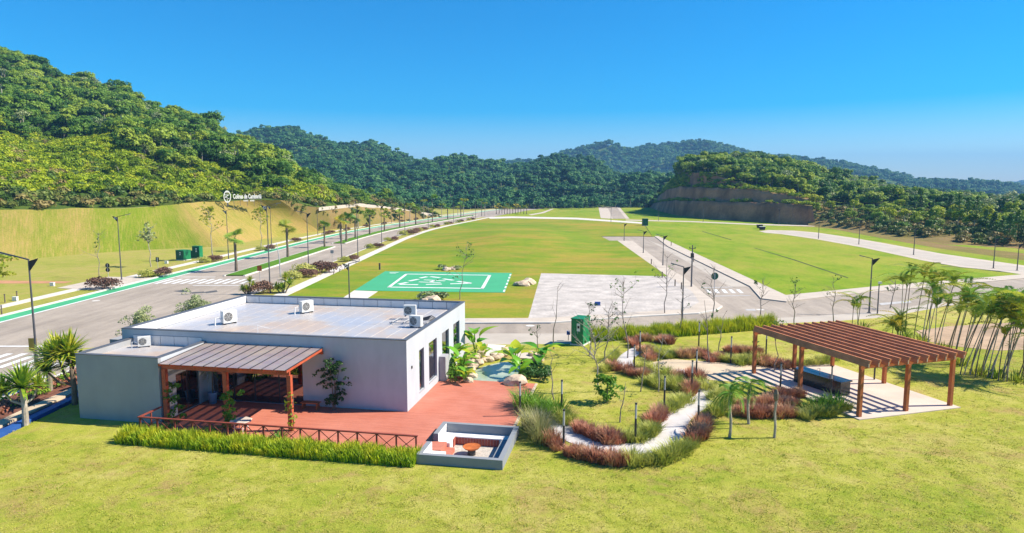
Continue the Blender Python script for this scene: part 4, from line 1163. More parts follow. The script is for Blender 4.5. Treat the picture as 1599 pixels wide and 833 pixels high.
for i in range(NR):
    a = PX0 + .04 + (PX1 - PX0 - .08) * i / NR + .03; b = PX0 + .04 + (PX1 - PX0 - .08) * (i + 1) / NR - .03
    MB().hexa([(a, PV - .32, PZ0 + .097), (b, PV - .32, PZ0 + .097), (b, -.03, PZ1 + .077), (a, -.03, PZ1 + .077), (a, PV - .32, PZ0 + .110), (b, PV - .32, PZ0 + .110), (b, -.03, PZ1 + .09), (a, -.03, PZ1 + .09)]).build('roof_panel', M['roof_glass'], pg)

# ------------------------------------------------------------------ terrace, balustrade, hedge
dk = MB().prism([HW(*p).to_2d() for p in ((-12.38, -5.6), (2.7, -5.6), (2.7, -2.18), (6.25, -2.18), (6.28, 6.75), (.001, 6.75), (.001, -.001), (-12.38, -.001))], -.3, .06).build('terrace', M['deck'])
struct(dk)
struct(MB().prism([HW(*p).to_2d() for p in ((6.25, -2.18), (6.40, -2.18), (6.43, 6.75), (6.28, 6.75))], -.3, .07).build('terrace_edge', M['sand']))
fn = thing('balustrade', 'low dark red timber balustrade with X-braced bays along the terrace', 'railing', HW(0, 0), -TH)
FV = -5.72; fx = np.linspace(-12.3, 2.42, 16)
for i, u in enumerate(fx):
    MB().box(u - .035, u + .035, FV - .035, FV + .035, -.05, .93).build('post', M['rail_wood'], fn)
    if i < 15:
        d = fx[i + 1] - u
        MB().beam((u + .04, FV - .012, .16), (u + d - .04, FV - .012, .90), .022, .035).build('brace', M['rail_wood'], fn)
        MB().beam((u + .04, FV + .012, .90), (u + d - .04, FV + .012, .16), .022, .035).build('brace', M['rail_wood'], fn)
MB().box(-12.4, 2.5, FV - .06, FV + .06, .932, .985).build('top_rail', M['rail_wood'], fn)
MB().box(-12.4, -12.28, FV + .062, -4.1, .932, .985).build('top_rail', M['rail_wood'], fn)
MB().box(-12.37, -12.31, -4.9, -4.84, -.05, .931).build('post', M['rail_wood'], fn)
def blade_hedge(name, a, b, width, h, n, mat, label, seed, w=.045):
    rg = np.random.default_rng(seed)
    a, b = Vector(a), Vector(b); d = (b - a); side = Vector((-d.y, d.x, 0)).normalized()
    s, t = rg.random(n), rg.uniform(-.5, .5, n)
    base = np.array([tuple(a + d * x + side * (y * width)) for x, y in zip(s, t)])
    hh = h * rg.uniform(.65, 1.12, n) * (1 - .35 * (2 * t) ** 2) * (1 + .12 * np.sin(s * d.length * 2.1) + .1 * np.sin(s * d.length * 5.3))
    V, F = blades(rg, base, hh, rg.uniform(.1, .45, n) * h, w * rg.uniform(.7, 1.4, n))
    o = link(name, qmesh(name, V, F, mat))
    return tag(o, label, 'hedge')
blade_hedge('hedge', HW(-12.75, -6.35), HW(2.75, -6.45), 1.35, .70, 9500, M['lf_hedge'], 'yellow-green sword-leaved hedge in front of the red balustrade', 4)

# ------------------------------------------------------------------ sunken fire pit seat
fp = thing('sunken_seating_pit', 'grey-walled square sunken seating pit set in the lawn', 'seating pit', HW(0, 0), -TH)
a, b, c, d = PIT
th = .24
MB().box(a, b, c, c + th, -.5, .45).build('front_wall', M['pit_wall'], fp)
MB().box(b - th, b, c + th, d, -.5, .45).build('side_wall', M['pit_wall'], fp)
MB().box(a, b - th, d - th, d, -.5, .45).build('back_wall', M['pit_wall'], fp)
MB().box(a, a + th, c + th, -5.0, -.5, .45).build('low_wall', M['pit_wall'], fp)
MB().box(a, a + th, -3.95, d - th, -.5, .45).build('low_wall', M['pit_wall'], fp)
MB().box(a + th, b - th, d - th - .55, d - th, -.5, .0).build('bench', M['pit_white'], fp)
MB().box(b - th - .5, b - th, c + th, d - th - .55, -.5, .0).build('bench', M['pit_wall'], fp)  # shade on this bench is put into its colour: grey-blue, others white
MB().box(a + th, a + th + .6, -3.95, d - th - .55, -.5, .0).build('bench', M['pit_white'], fp)
MB().box(a + th, a + th + .7, c + th, -5.0, -.5, .0).build('bench', M['pit_white'], fp)
MB().box(a + .0, a + th + .45, -5.0, -3.95, -.5, .058).build('step', M['deck'], fp)
MB().box(a + th + .45, a + th + .85, -5.0, -3.95, -.5, -.2).build('step', M['deck'], fp)
MB().box(a + th, b - th, c + th, d - th - .55, -.6, -.42).build('floor', M['pebble'], fp)
tme = MB().box(0, .135, -.02, 0, 0, .36).mesh('tile', M['brick_red'])
for i in range(15):
    link('tile', tme, fp, (a + th + .66 + i * .15, d - th - .552, -.41))
MB().box(a + th + .602, a + th + .65, -3.4, -2.99, -.41, -.02).build('tile_face', M['brick_red'], fp)
for y0_, y1_ in ((c + th, -5.0), (-3.95, d - th)):
    MB().box(a + th + .001, a + th + .012, y0_ + .001, y1_ - .001, .002, .448).build('sunlit_skin', M['pit_white'], fp)  # added white skin; sun on these inner faces is put into its colour
fb = thing('fire_bowl', 'round rusty steel fire bowl on the pit floor', 'fire bowl', HW(4.72, -4.15, -.42), -TH)
MB().lathe([(.0, .26), (.2, .26), (.36, .33), (.43, .42), (.45, .43), (.42, .415), (.2, .40), (0, .395)], 24).build('bowl', M['rust'], fb, True)
MB().lathe([(.2, .0), (.2, .27), (.16, .27)], 14).build('base', M['dark_metal'], fb)

# terrace furniture and pots
pt = thing('potted_palm', 'slender dark palm in a tall blue-grey pot by the glass doors', 'potted plant', HW(-11.75, -.55, .06), 0)
MB().lathe([(.0, 0), (.2, 0), (.27, .62), (.3, .66), (.25, .66), (.23, .58), (0, .56)], 18).build('pot', M['pot'], pt, True)
MB().tube([(0, 0, .5), (.03, .02, 1.1), (.02, .05, 1.9)], [.05, .04, .03], 6).build('stem', M['trunk'], pt)
V, F = crown_of_fronds(61, 9, .6, .22, 9, .02)
link('crown', qmesh('crown', V, F, M['lf_dark']), pt, (.02, .05, 1.9))
tb = thing('terrace_table', 'small pale stone-topped table on white legs on the terrace', 'table', HW(-7.5, -4.4, .06), -TH)
MB().lathe([(0, .52), (.55, .52), (.58, .55), (.55, .58), (0, .58)], 8).build('table_top', M['slab'], tb)
for i in range(4):
    x = .3 * math.cos(i * 1.57 + .8); y = .3 * math.sin(i * 1.57 + .8); MB().tube([(x * 1.2, y * 1.2, 0), (x, y, .52)], .02, 5).build('leg', M['white'], tb)
MB().tube([(.28, .2, .2), (-.28, .2, .2), (-.28, -.2, .2), (.28, -.2, .2), (.28, .2, .2)], .015, 5).build('stretcher', M['white'], tb)
bn = thing('wooden_bench', 'low wooden bench against the front wall beside the porch', 'bench', HW(-5.6, -.5, .06), -TH)
for i in range(3): MB().box(-.55, .55, -.2 + i * .14, -.2 + i * .14 + .12, .36, .41).build('slat', M['pergola_wood'], bn)
for x in (-.45, .4): MB().box(x, x + .06, -.18, .18, 0, .36).build('leg', M['pergola_wood'], bn)
def climber(name, label, loc, h, seed, mat, n=46, spread=.35, top=.3):
    rg = np.random.default_rng(seed)
    t = thing(name, label, 'climbing plant', loc)
    z = np.linspace(.05, h, 9)
    st = [(.06 * math.sin(i * 1.3 + seed), .06 * math.cos(i * 1.7), zz) for i, zz in enumerate(z)]
    MB().tube(st, .018, 5).build('stem', M['trunk'], t)
    cs = np.array([(p[0] + rg.normal(scale=spread * (.3 + top * i / 4)), p[1] + rg.normal(scale=spread * .5), p[2] + rg.normal(scale=.12)) for i, p in enumerate(st) for _ in range(2)])
    V, F = leaf_cloud(rg, cs, np.full(len(cs), .2), n // 4, .085, .8, .8, .5)
    link('foliage', qmesh('foliage', V, F, mat), t)
    return t
climber('climbing_plant', 'leafy green climber beside the left porch post', HW(-11.9, -3.7, .06), 1.9, 3, M['lf_fresh'], 150, .42)
climber('climbing_plant', 'leafy climber around the middle porch post', HW(-8.45, -4.0, .06), 1.9, 4, M['lf_fresh'], 150, .36)
climber('climbing_plant', 'sparse yellowish climber on the right porch post', HW(-4.8, -4.0, .06), 1.9, 5, M['lf_ypalm'], 26, .18)
rgs = np.random.default_rng(66)
ws = thing('wall_shrub', 'dark green shrub trained against the front wall by the porch corner', 'shrub', HW(-4.2, -.45, .06), -TH)
zz_ = rgs.uniform(.25, 2.9, 80)
wc_ = np.c_[rgs.normal(size=80) * (.14 + .42 * np.sin(np.clip(zz_ / 2.9, 0, 1) * 3.0)), rgs.normal(scale=.12, size=80), zz_]
V, F = leaf_cloud(rgs, wc_, np.full(80, .14), 22, .075, .9, .9, .5)
link('foliage', qmesh('foliage', V, F, M['lf_dark']), ws)
for i in range(7):
    e_ = wc_[i * 9]; MB().tube([(.03 * i - .1, 0, 0), (e_[0] * .4, e_[1] * .5, e_[2] * .55), tuple(e_)], [.025, .018, .008], 5).build('stem', M['trunk'], ws)
for i, (u, v) in enumerate(((-11.6, -5.0), (-8.9, -4.9), (-5.0, -5.0))):
    V, F = tuft(70 + i, 90, .3, .35, .35, .04)
    tag(link('potted_herb', qmesh('herb', V, F, M['lf_fresh']), None, HW(u, v, .06)), ['low green plant behind the balustrade at the wing corner', 'low green plant at the foot of the middle porch post', 'low green plant behind the balustrade near the right porch post'][i], 'plant')

# white kerb and blue channel along the west side, planting strip behind it
struct(MB().prism([(-27.75, -15), (-27.0, -15), (-27.0, 52.5), (-27.75, 52.5)], -.5, .10).build('garden_kerb', M['sand']))
struct(MB().prism([(-26.998, -15), (-26.55, -15), (-26.55, 52.5), (-26.998, 52.5)], -.5, -.02).build('channel_floor', M['dark_blue']))
struct(MB().prism([(-26.548, -15), (-26.1, -15), (-26.1, 52.5), (-26.548, 52.5)], -.5, .12).build('channel_wall', M['blue']))
sheet('planting_strip', [(-30.6, -15), (-27.752, -15), (-27.752, 52.0), (-30.6, 52.0)], 0.0, M['mulch'], .4)
sheet('kerb', [(-30.9, -15), (-30.602, -15), (-30.602, 52.0), (-30.9, 52.0)], 0.02, M['kerb'], .4)
# ------------------------------------------------------------------ winding path, sand court, patio
def ribbon(name, pts, w, z, mat, depth=.3):
    P = [Vector((p[0], p[1], 0)) for p in pts]
    # smooth
    S = []
    for i in range(len(P) - 1):
        p0, p1, p2, p3 = P[max(i - 1, 0)], P[i], P[i + 1], P[min(i + 2, len(P) - 1)]
        for kx in range(6):
            t = kx / 6
            S.append(0.5 * ((2 * p1) + (p2 - p0) * t + (2 * p0 - 5 * p1 + 4 * p2 - p3) * t * t + (3 * p1 - p0 - 3 * p2 + p3) * t ** 3))
    S.append(P[-1])
    Lf, Rt = [], []
    for i, p in enumerate(S):
        d = (S[min(i + 1, len(S) - 1)] - S[max(i - 1, 0)]).normalized(); n = Vector((-d.y, d.x, 0)) * w / 2
        Lf.append(p + n); Rt.append(p - n)
    mb = MB()
    for i in range(len(S) - 1):
        q = [Rt[i], Rt[i + 1], Lf[i + 1], Lf[i]]
        mb.face([(v.x, v.y, z) for v in q])
        mb.face([(Rt[i].x, Rt[i].y, z - depth), (Rt[i + 1].x, Rt[i + 1].y, z - depth), (Rt[i + 1].x, Rt[i + 1].y, z), (Rt[i].x, Rt[i].y, z)])
        mb.face([(Lf[i + 1].x, Lf[i + 1].y, z - depth), (Lf[i].x, Lf[i].y, z - depth), (Lf[i].x, Lf[i].y, z), (Lf[i + 1].x, Lf[i + 1].y, z)])
    return struct(mb.build(name, mat))
PATHPX = [(806, 640), (845, 652), (873, 668), (898, 684), (940, 697), (985, 702), (1022, 695), (1046, 680), (1053, 664), (1064, 648), (1086, 633), (1104, 620), (1108, 609), (1094, 599), (1078, 588), (1070, 578)]
ribbon('garden_path', px(PATHPX), 1.35, 0.03, M['path'])
ribbon('garden_path', px([(1005, 541), (992, 549), (976, 562), (982, 577), (1003, 583), (1025, 573)]), 1.15, 0.034, M['path'])
sheet('sand_court', px([(1008, 574), (1020, 566), (1045, 561), (1100, 565), (1180, 571), (1250, 574), (1260, 582), (1215, 606), (1170, 598), (1120, 595), (1090, 592), (1055, 585), (1025, 581)]), 0.02, M['sand'], .2)
# beds of dark soil under the grasses are hidden by them; patio slab with pergola
PA = R(17.0)
PO = G(1341, 652)
def PWp(s, t, z=0.0):
    return Vector((PO.x + s * math.cos(PA) - t * math.sin(PA), PO.y + s * math.sin(PA) + t * math.cos(PA), z))
struct(MB().prism([PWp(*p).to_2d() for p in ((-.35, -.4), (6.85, -.45), (6.9, 9.9), (-.3, 9.9))], -.2, .05).build('patio', M['slab']))
gp = thing('garden_pergola', 'freestanding wooden pergola with ten long roof slats over the patio', 'pergola', PO, PA)
PW_, PL_, PHt = 6.55, 9.1, 2.95
for s in (0, 3.28, PW_):
    for t in (0, 4.65, PL_):
        if s == 3.28 and t == 4.65: continue
        MB().box(s - .1, s + .1, t - .1, t + .1, .05, PHt - .2).build('post', M['pergola_wood'], gp)
for t in (0, 4.65, PL_):
    MB().box(-.14, PW_ + .16, t - .07, t + .07, PHt - .2, PHt).build('beam', M['pergola_wood'], gp)
for i in range(11):
    s = -.1 + (PW_ + .2) * i / 10
    MB().hexa([(s - .045, -.55, PHt + .002), (s + .045, -.55, PHt + .002), (s + .045, PL_ + .12, PHt + .002), (s - .045, PL_ + .12, PHt + .002),
               (s + .10, -.55, PHt + .37), (s + .20, -.55, PHt + .37), (s + .20, PL_ + .12, PHt + .37), (s + .10, PL_ + .12, PHt + .37)]).build('slat', M['slat_wood'], gp)
    MB().box(s - .02, s + .02, -.575, -.552, PHt + .01, PHt + .2).build('end_cap', M['sand'], gp)
ct = thing('dark_counter', 'long dark polished stone counter under the garden pergola', 'counter', PWp(1.9, 5.0, .05), PA + R(8))
MB().box(-.42, .42, -1.75, 1.75, 0, .82).build('body', M['counter'], ct)
MB().box(-.5, .5, -1.83, 1.83, .822, .90).build('worktop', M['counter'], ct)
MB().tube([(.2, .3, .9), (.2, .3, 1.15), (.05, .3, 1.2), (-.05, .3, 1.12)], .018, 6).build('tap', M['pale_pole'], ct)

# ------------------------------------------------------------------ pond with rocks and broad-leaved plants
def rock_mesh(seed, fl=.7):
    bm_ = bmesh.new(); bmesh.ops.create_icosphere(bm_, subdivisions=2, radius=1)
    for v in bm_.verts:
        n = mnoise.noise(v.co * 1.3 + Vector((seed * 3.1, 0, 0))); m = mnoise.cell(v.co * 1.6 + Vector((seed, 2, 0)))
        v.co *= 1 + .35 * n + .08 * m
        v.co.z *= fl
    me_ = bpy.data.meshes.new('rock'); bm_.to_mesh(me_); bm_.free(); me_.materials.append(M['rock']); return me_
ROCKS = [rock_mesh(i) for i in range(5)]
ORDW = ORD
pond = [HW(*p).to_2d() for p in ((1.5, 6.8), (1.6, 8.6), (2.0, 10.2), (3.0, 11.6), (4.2, 12.0), (5.3, 11.2), (5.0, 9.6), (4.6, 8.4), (4.4, 6.8))]
sheet('pond', pond, .045, M['water'], .2)
rk = [(732, 594, .38), (738, 586, .42), (734, 577, .40), (741, 572, .38), (748, 566, .45), (757, 562, .36), (765, 561, .42), (773, 559, .4), (781, 556, .36), (788, 553, .38), (744, 557, .5), (752, 551, .42), (805, 596, .75), (796, 593, .4), (790, 547, .45), (840, 560, .5), (832, 553, .4), (727, 586, .3), (736, 566, .42), (770, 555, .3)]
for i, (x, y, s) in enumerate(rk):
    tag(link('rock', ROCKS[i % 5], None, G(x, y, .1 + s * .15), (0, 0, i * 1.3), (s, s * .85, s * .8)), 'pale boulder on the edge of the garden pond' if i != 12 else 'broad flat boulder at the terrace corner of the pond', 'rock', 'boulders around the garden pond')
def broad_leaf(L_, w, seed):
    n = 6; V, F = [], []
    for i in range(n + 1):
        t = i / n; ww = w * math.sin(math.pi * (0.06 + .94 * t) ** .8) * (1 if t < 1 else 0) + .008
        x = L_ * t; z = -.45 * L_ * t * t
        V += [(x, -ww, z + ww * .35), (x, 0, z), (x, ww, z + ww * .35)]
    for i in range(n):
        a_ = i * 3
        F += [(a_, a_ + 3, a_ + 4, a_ + 1), (a_ + 1, a_ + 4, a_ + 5, a_ + 2)]
    return np.array(V), np.array(F)
BL = [qmesh('leaf', *broad_leaf(.85, .23, 0), M['lf_big']), qmesh('leaf', *broad_leaf(.62, .20, 1), M['lf_big'])]
def broad_plant(x, y, label, n=9, s=1.0, seed=0):
    rg = random.Random(seed); t = thing('broad_leaved_plant', label, 'plant', G(x, y, .05), rg.uniform(0, 6), 'broad-leaved plants around the pond', s * 1.25)
    for i in range(n):
        a_ = i * 2.4 + rg.uniform(-.3, .3); h = rg.uniform(.35, 1.0); r = rg.uniform(.1, .25)
        MB().tube([(0, 0, 0), (r * .5 * math.cos(a_), r * .5 * math.sin(a_), h * .6), (r * math.cos(a_), r * math.sin(a_), h)], .015, 4).build('stalk', M['lf_fresh'], t)
        link('leaf', BL[i % 2], t, (r * math.cos(a_), r * math.sin(a_), h), (0, -R(rg.uniform(5, 60)), a_), rg.uniform(.8, 1.2))
    return t
for i, (x, y, n, s, lb) in enumerate(((742, 553, 9, 1.35, 'tall broad-leaved plant at the back of the pond'), (710, 573, 12, 1.1, 'broad-leaved plant against the side wall window'), (722, 582, 10, 1.0, 'broad-leaved plant between the side wall and pond'), (728, 598, 8, .7, 'yellowish low broad-leaved plant at the terrace edge'), (805, 577, 11, 1.3, 'large broad-leaved plant on the right bank of the pond'), (812, 592, 8, .9, 'broad-leaved plant beside the flat boulder'), (843, 570, 9, 1.25, 'broad-leaved plant at the lawn end of the pond'), (752, 563, 7, .8, 'small broad-leaved plant among the pond boulders'))):
    broad_plant(x, y, lb, n, s, i + 50)
gc = np.array([tuple(G(rs.uniform(815, 858), rs.uniform(572, 592), .28)) for _ in range(46)])
gc[:, 2] = rs.uniform(.1, .5, 46)
V, F = leaf_cloud(rs, gc, rs.uniform(.2, .34, 46), 46, .10, .8, .8, .5)
tag(link('ground_cover', qmesh('cover', V, F, M['lf_dark'])), 'mass of dark mixed leaves right of the pond', 'ground cover', None, 'stuff')
gc = np.array([tuple(G(rs.uniform(697, 730), rs.uniform(568, 592), .28)) for _ in range(26)]); gc[:, 2] = rs.uniform(.1, .7, 26)
V, F = leaf_cloud(rs, gc, rs.uniform(.2, .34, 26), 40, .11, .8, .8, .4)
tag(link('ground_cover', qmesh('cover', V, F, M['lf_fresh'])), 'fresh green leaves between the side wall and the pond', 'ground cover', None, 'stuff')
sheet('entrance_walk', px([(757, 556), (770, 558), (790, 540), (762, 538)]), .03, M['white_walk'], .2)
sheet('stone_ledge', px([(800, 552), (832, 549), (845, 556), (838, 562), (806, 560)]), .06, M['slab'], .2)
mt = thing('floor_grille', 'dark slatted timber step between the grey cabinet and the pond', 'step', HW(.7, 7.05, .06), -TH)
for i in range(4): MB().box(-.45, .75, -.2 + i * .1, -.12 + i * .1, .0, .1).build('slat', M['rail_wood'], mt)

# ------------------------------------------------------------------ ornamental grasses: a handful of tuft shapes, every tuft a plant of its own
TUFT = {'g': [qmesh('tuft', *tuft(400 + i, 160, .36, .70, .42, .03), M['lf_fountain']) for i in range(3)],
        'p': [qmesh('tuft', *tuft(410 + i, 170, .42, 1.25, .6, .025), M['lf_pale']) for i in range(3)],
        'd': [qmesh('tuft', *tuft(420 + i, 170, .45, .95, .6, .03), M['lf_fresh']) for i in range(3)],
        'r': [qmesh('tuft', *tuft(430 + i, 180, .33, .74, .30, .035), M['lf_red']) for i in range(3)]}
TN = {'g': ('fountain_grass', 'yellow-green fountain grass tuft'), 'p': ('pale_grass', 'pale straw-coloured grass tuft'), 'd': ('green_grass', 'dark green arching grass tuft'), 'r': ('russet_grass', 'russet red grass tuft')}
def bed(where, items, group, sc=1.0):
    for i, (kx, x, y) in enumerate(items):
        nm, lb = TN[kx]
        o = link(nm, TUFT[kx][i % 3], None, G(x, y), (0, 0, rs.uniform(0, 6.28)), (lambda w: (w * rs.uniform(.9, 1.15), w * rs.uniform(.9, 1.15), w * rs.uniform(.75, 1.2)))(rs.uniform(.75, 1.15) * sc))
        tag(o, lb + ' ' + where, 'ornamental grass', nm.replace('_', ' ') + ' tufts ' + group, 'thing')
def row(kx, pts, n, jx=5, jy=2.5):
    P = np.array(pts, float); t = np.linspace(0, len(P) - 1, n); i = np.arange(len(P))
    return [(kx, np.interp(a_, i, P[:, 0]) + rs.uniform(-jx, jx), np.interp(a_, i, P[:, 1]) + rs.uniform(-jy, jy)) for a_ in t]
bed('by the terrace corner', row('d', [(818, 640), (850, 646), (868, 650)], 9, 6, 5) + row('p', [(826, 668), (842, 680), (848, 690)], 6, 6, 4), 'by the terrace corner', 1.15)
bed('on the lawn-side curve of the path', row('r', [(856, 694), (872, 700)], 5, 6, 4) + row('r', [(890, 710), (925, 719), (970, 727)], 16, 4, 3) + row('g', [(984, 727), (1030, 722), (1060, 711), (1080, 700)], 16, 4, 3.5) + row('r', [(1083, 690), (1098, 676), (1092, 660)], 12, 7, 5), 'on the lawn side of the winding path')
bed('on the inner curve of the path', row('g', [(874, 652), (890, 666)], 6, 5, 3) + row('r', [(903, 672), (925, 684), (948, 690), (966, 692)], 13, 4, 3) + row('g', [(975, 691), (1005, 686), (1025, 676)], 9, 5, 3.5) + row('r', [(1022, 664), (1034, 648)], 7, 6, 4) + row('g', [(1045, 640), (1070, 626)], 8, 6, 3.5) + row('r', [(1074, 618), (1084, 610)], 6, 5, 3), 'on the inner curve of the path')
bed('beside the sand court', row('g', [(1006, 594), (1040, 604), (1076, 612)], 16, 7, 6) + row('r', [(1056, 592), (1080, 586), (1092, 596)], 7, 5, 3) + row('g', [(1000, 576), (1030, 583), (1055, 590)], 8, 6, 2) + row('g', [(1098, 606), (1124, 612), (1140, 620)], 9, 7, 4), 'beside the sand court')
bed('between the path and the small palms', row('g', [(1112, 648), (1130, 640), (1146, 632)], 12, 8, 6) + row('g', [(1110, 625), (1135, 622)], 5, 8, 4), 'between the path and the small palms')
bed('in the big bed before the pergola', row('r', [(1148, 647), (1190, 651), (1236, 650)], 18, 4, 2) + row('r', [(1160, 636), (1200, 636), (1240, 632)], 16, 4, 3) + row('r', [(1205, 625), (1250, 618)], 9, 5, 3) + row('g', [(1246, 653), (1290, 650), (1318, 640)], 13, 4, 3) + row('d', [(1262, 642), (1300, 636)], 6, 5, 3), 'in the big bed before the pergola')
bed('at the far bend of the path', row('r', [(958, 574), (985, 586), (1006, 588)], 11, 4, 2.5) + row('g', [(946, 584), (950, 566), (962, 552)], 8, 5, 4) + row('r', [(990, 540), (1012, 552), (1016, 562)], 8, 4, 3) + row('r', [(985, 533), (1030, 533), (1045, 536)], 10, 4, 2), 'at the far bend of the path')
bed('in the rear bed behind the sand court', row('g', [(1020, 557), (1062, 556)], 9, 4, 3) + row('r', [(1066, 559), (1095, 559), (1124, 563)], 15, 4, 4) + row('g', [(1126, 565), (1136, 566)], 3, 3, 2) + row('g', [(1148, 567), (1186, 569)], 9, 4, 3) + row('r', [(1135, 551), (1185, 551)], 11, 3, 1.5) + row('r', [(1192, 568), (1232, 574)], 9, 5, 4) + row('g', [(1240, 570), (1300, 566)], 9, 5, 4), 'in the rear bed')
blade_hedge('hedge', G(918, 532), G(1062, 523), 1.6, 1.15, 5200, M['lf_hedge'], 'left half of the yellow-green hedge along the street', 14)
blade_hedge('hedge', G(1062, 523), G(1206, 511), 1.6, 1.25, 5200, M['lf_hedge'], 'right half of the yellow-green hedge along the street', 15)

# ------------------------------------------------------------------ slim garden posts
gpm = (MB().tube([(0, 0, -.1), (0, 0, 1.2)], .055, 8).mesh('shaft', M['dark_metal']), MB().tube([(0, 0, 1.2), (0, 0, 1.92)], .05, 8).mesh('light_strip', M['pale_pole']), MB().tube([(0, 0, 1.92), (0, 0, 2.0)], .06, 8).mesh('cap', M['dark_metal']))
posts = [(812, 651, 'at the terrace corner'), (877, 648, 'behind the path start'), (880, 702, 'at the front of the first path bend'), (992, 690, 'inside the lowest path curve'), (1037, 641, 'left of the path beside russet grass'), (1090, 667, 'right of the path in russet grass'), (1080, 612, 'left of the upper path'), (1087, 592, 'at the sand court corner'), (990, 583, 'at the far path bend'), (999, 558, 'behind the far path bend'), (1091, 541, 'before the street hedge'), (1141, 568, 'in the rear bed'), (1196, 554, 'behind the left pergola post'), (1218, 616, 'in the russet bed by the pergola'), (1297, 622, 'in front of the dark counter'), (1365, 594, 'behind the counter on the lawn')]
for x, y, lb in posts:
    t = thing('garden_light_post', 'slim dark garden light post ' + lb, 'light post', G(x, y), 0, 'slim garden light posts')
    for me_ in gpm: link(me_.name.split('.')[0], me_, t)

# ------------------------------------------------------------------ saplings and small trees
def sapling(name, label, loc, h, seed, leaves=30, lmat='lf_dark', r=.035, lean=.12, spread=.35, group=None, leaf_size=.1, mat='twig', nb=9, start=.35):
    rg = np.random.default_rng(seed); t = thing(name, label, 'tree', loc, 0, group)
    mb = MB(); pts = [(0, 0, -.1)]; a_ = rg.uniform(0, 6.28)
    for i in range(1, 7):
        pts.append((lean * h * (i / 6) * math.cos(a_) + rg.normal(scale=.02 * h), lean * h * (i / 6) * math.sin(a_) + rg.normal(scale=.02 * h), h * i / 6))
    mb.tube(pts, [r * (1 - .8 * i / 6) for i in range(7)], 6)
    mb.build('trunk', M[mat], t)
    br = MB(); tips = []
    for i in range(nb):
        f = rg.uniform(start, .97) * 6; j = int(f); p = Vector(pts[j]).lerp(Vector(pts[min(j + 1, 6)]), f - j)
        b_ = rg.uniform(0, 6.28); ll = spread * h * rg.uniform(.5, 1.1) * (1.15 - f / 7)
        q_ = p + Vector((math.cos(b_) * ll, math.sin(b_) * ll, ll * rg.uniform(.5, 1.1))); m_ = p.lerp(q_, .5) + Vector(rg.normal(scale=.04 * ll, size=3))
        br.tube([p, m_, q_], [r * .4, r * .28, r * .12], 4); tips += [m_, q_]
        for _ in range(2):
            w_ = m_.lerp(q_, rg.uniform(.2, .9)); e_ = w_ + Vector(rg.normal(scale=.3 * ll, size=3)) + Vector((0, 0, .15 * ll)); br.tube([w_, e_], [r * .18, r * .08], 3); tips.append(e_)
    br.build('branches', M[mat], t)
    if leaves:
        c_ = np.array([tuple(tips[i % len(tips)]) for i in range(max(4, leaves // 5))])
        V, F = leaf_cloud(rg, c_, np.full(len(c_), leaf_size * 1.6), 5, leaf_size, .9, .8, .5)
        link('crown', qmesh('crown', V, F, M[lmat]), t)
    return t
sap = [(936, 612, 4.6, 60, 'forked bare-branched tree with dense leaves at its foot', .9, 26), (1000, 612, 3.0, 0, 'bare leaning sapling left of the far path', .2, 3), (1028, 612, 3.6, 16, 'thin sapling beside the inner path grass', .2, 6), (866, 625, 3.0, 0, 'bent bare sapling behind the terrace corner', .25, 2), (968, 660, 2.2, 0, 'bare stick sapling on the inner lawn', .1, 2), (865, 545, 5.0, 0, 'thin bare sapling left of the green cabinet', .12, 3), (840, 545, 2.0, 40, 'low layered sapling on the lawn before the street', .7, 8), (920, 556, 4.0, 70, 'leafy sapling just right of the green cabinet', .4, 9), (945, 566, 4.6, 60, 'broad twiggy sapling before the street hedge', .55, 14), (980, 560, 6.0, 80, 'tallest twiggy sapling near the far path', .5, 14), (1108, 566, 4.6, 18, 'slim sapling in the rear russet bed', .2, 5), (1122, 548, 3.2, 0, 'bare sapling behind the rear bed', .2, 3), (1210, 580, 3.2, 60, 'spreading sapling in front of the pergola left post', .8, 9), (1180, 583, 2.6, 10, 'crooked sapling at the sand court edge', .3, 5), (1240, 512, 4.4, 90, 'leafy sapling on the lawn right of the street hedge', .45, 12), (1302, 505, 4.4, 40, 'thin leafy sapling behind the pergola roof', .45, 9), (1060, 524, 4.0, 24, 'sapling beside the street lamp and hedge', .35, 8)]
for i, (x, y, h, lv, lb, spd, nb) in enumerate(sap):
    sapling('sapling', lb, G(x, y), h, 500 + i, lv, 'lf_dark', .045 if h < 4 else .055, .12, .28 + .25 * spd, 'young trees in the garden', .09, 'pale_trunk' if i in (0, 2) else 'twig', nb)
# the shrub at the foot of the forked tree
rg_ = np.random.default_rng(77); cs_ = np.c_[rg_.normal(scale=.28, size=26), rg_.normal(scale=.28, size=26), rg_.uniform(.15, 1.6, 26)]
V, F = leaf_cloud(rg_, cs_, np.full(26, .26), 30, .1, .8)
sh = thing('leafy_shrub', 'upright dark leafy shrub on the lawn below the forked tree', 'shrub', G(948, 629))
link('foliage', qmesh('foliage', V, F, M['lf_fresh']), sh); MB().tube([(0, 0, -.1), (0, 0, 1.2)], .04, 5).build('stem', M['trunk'], sh)
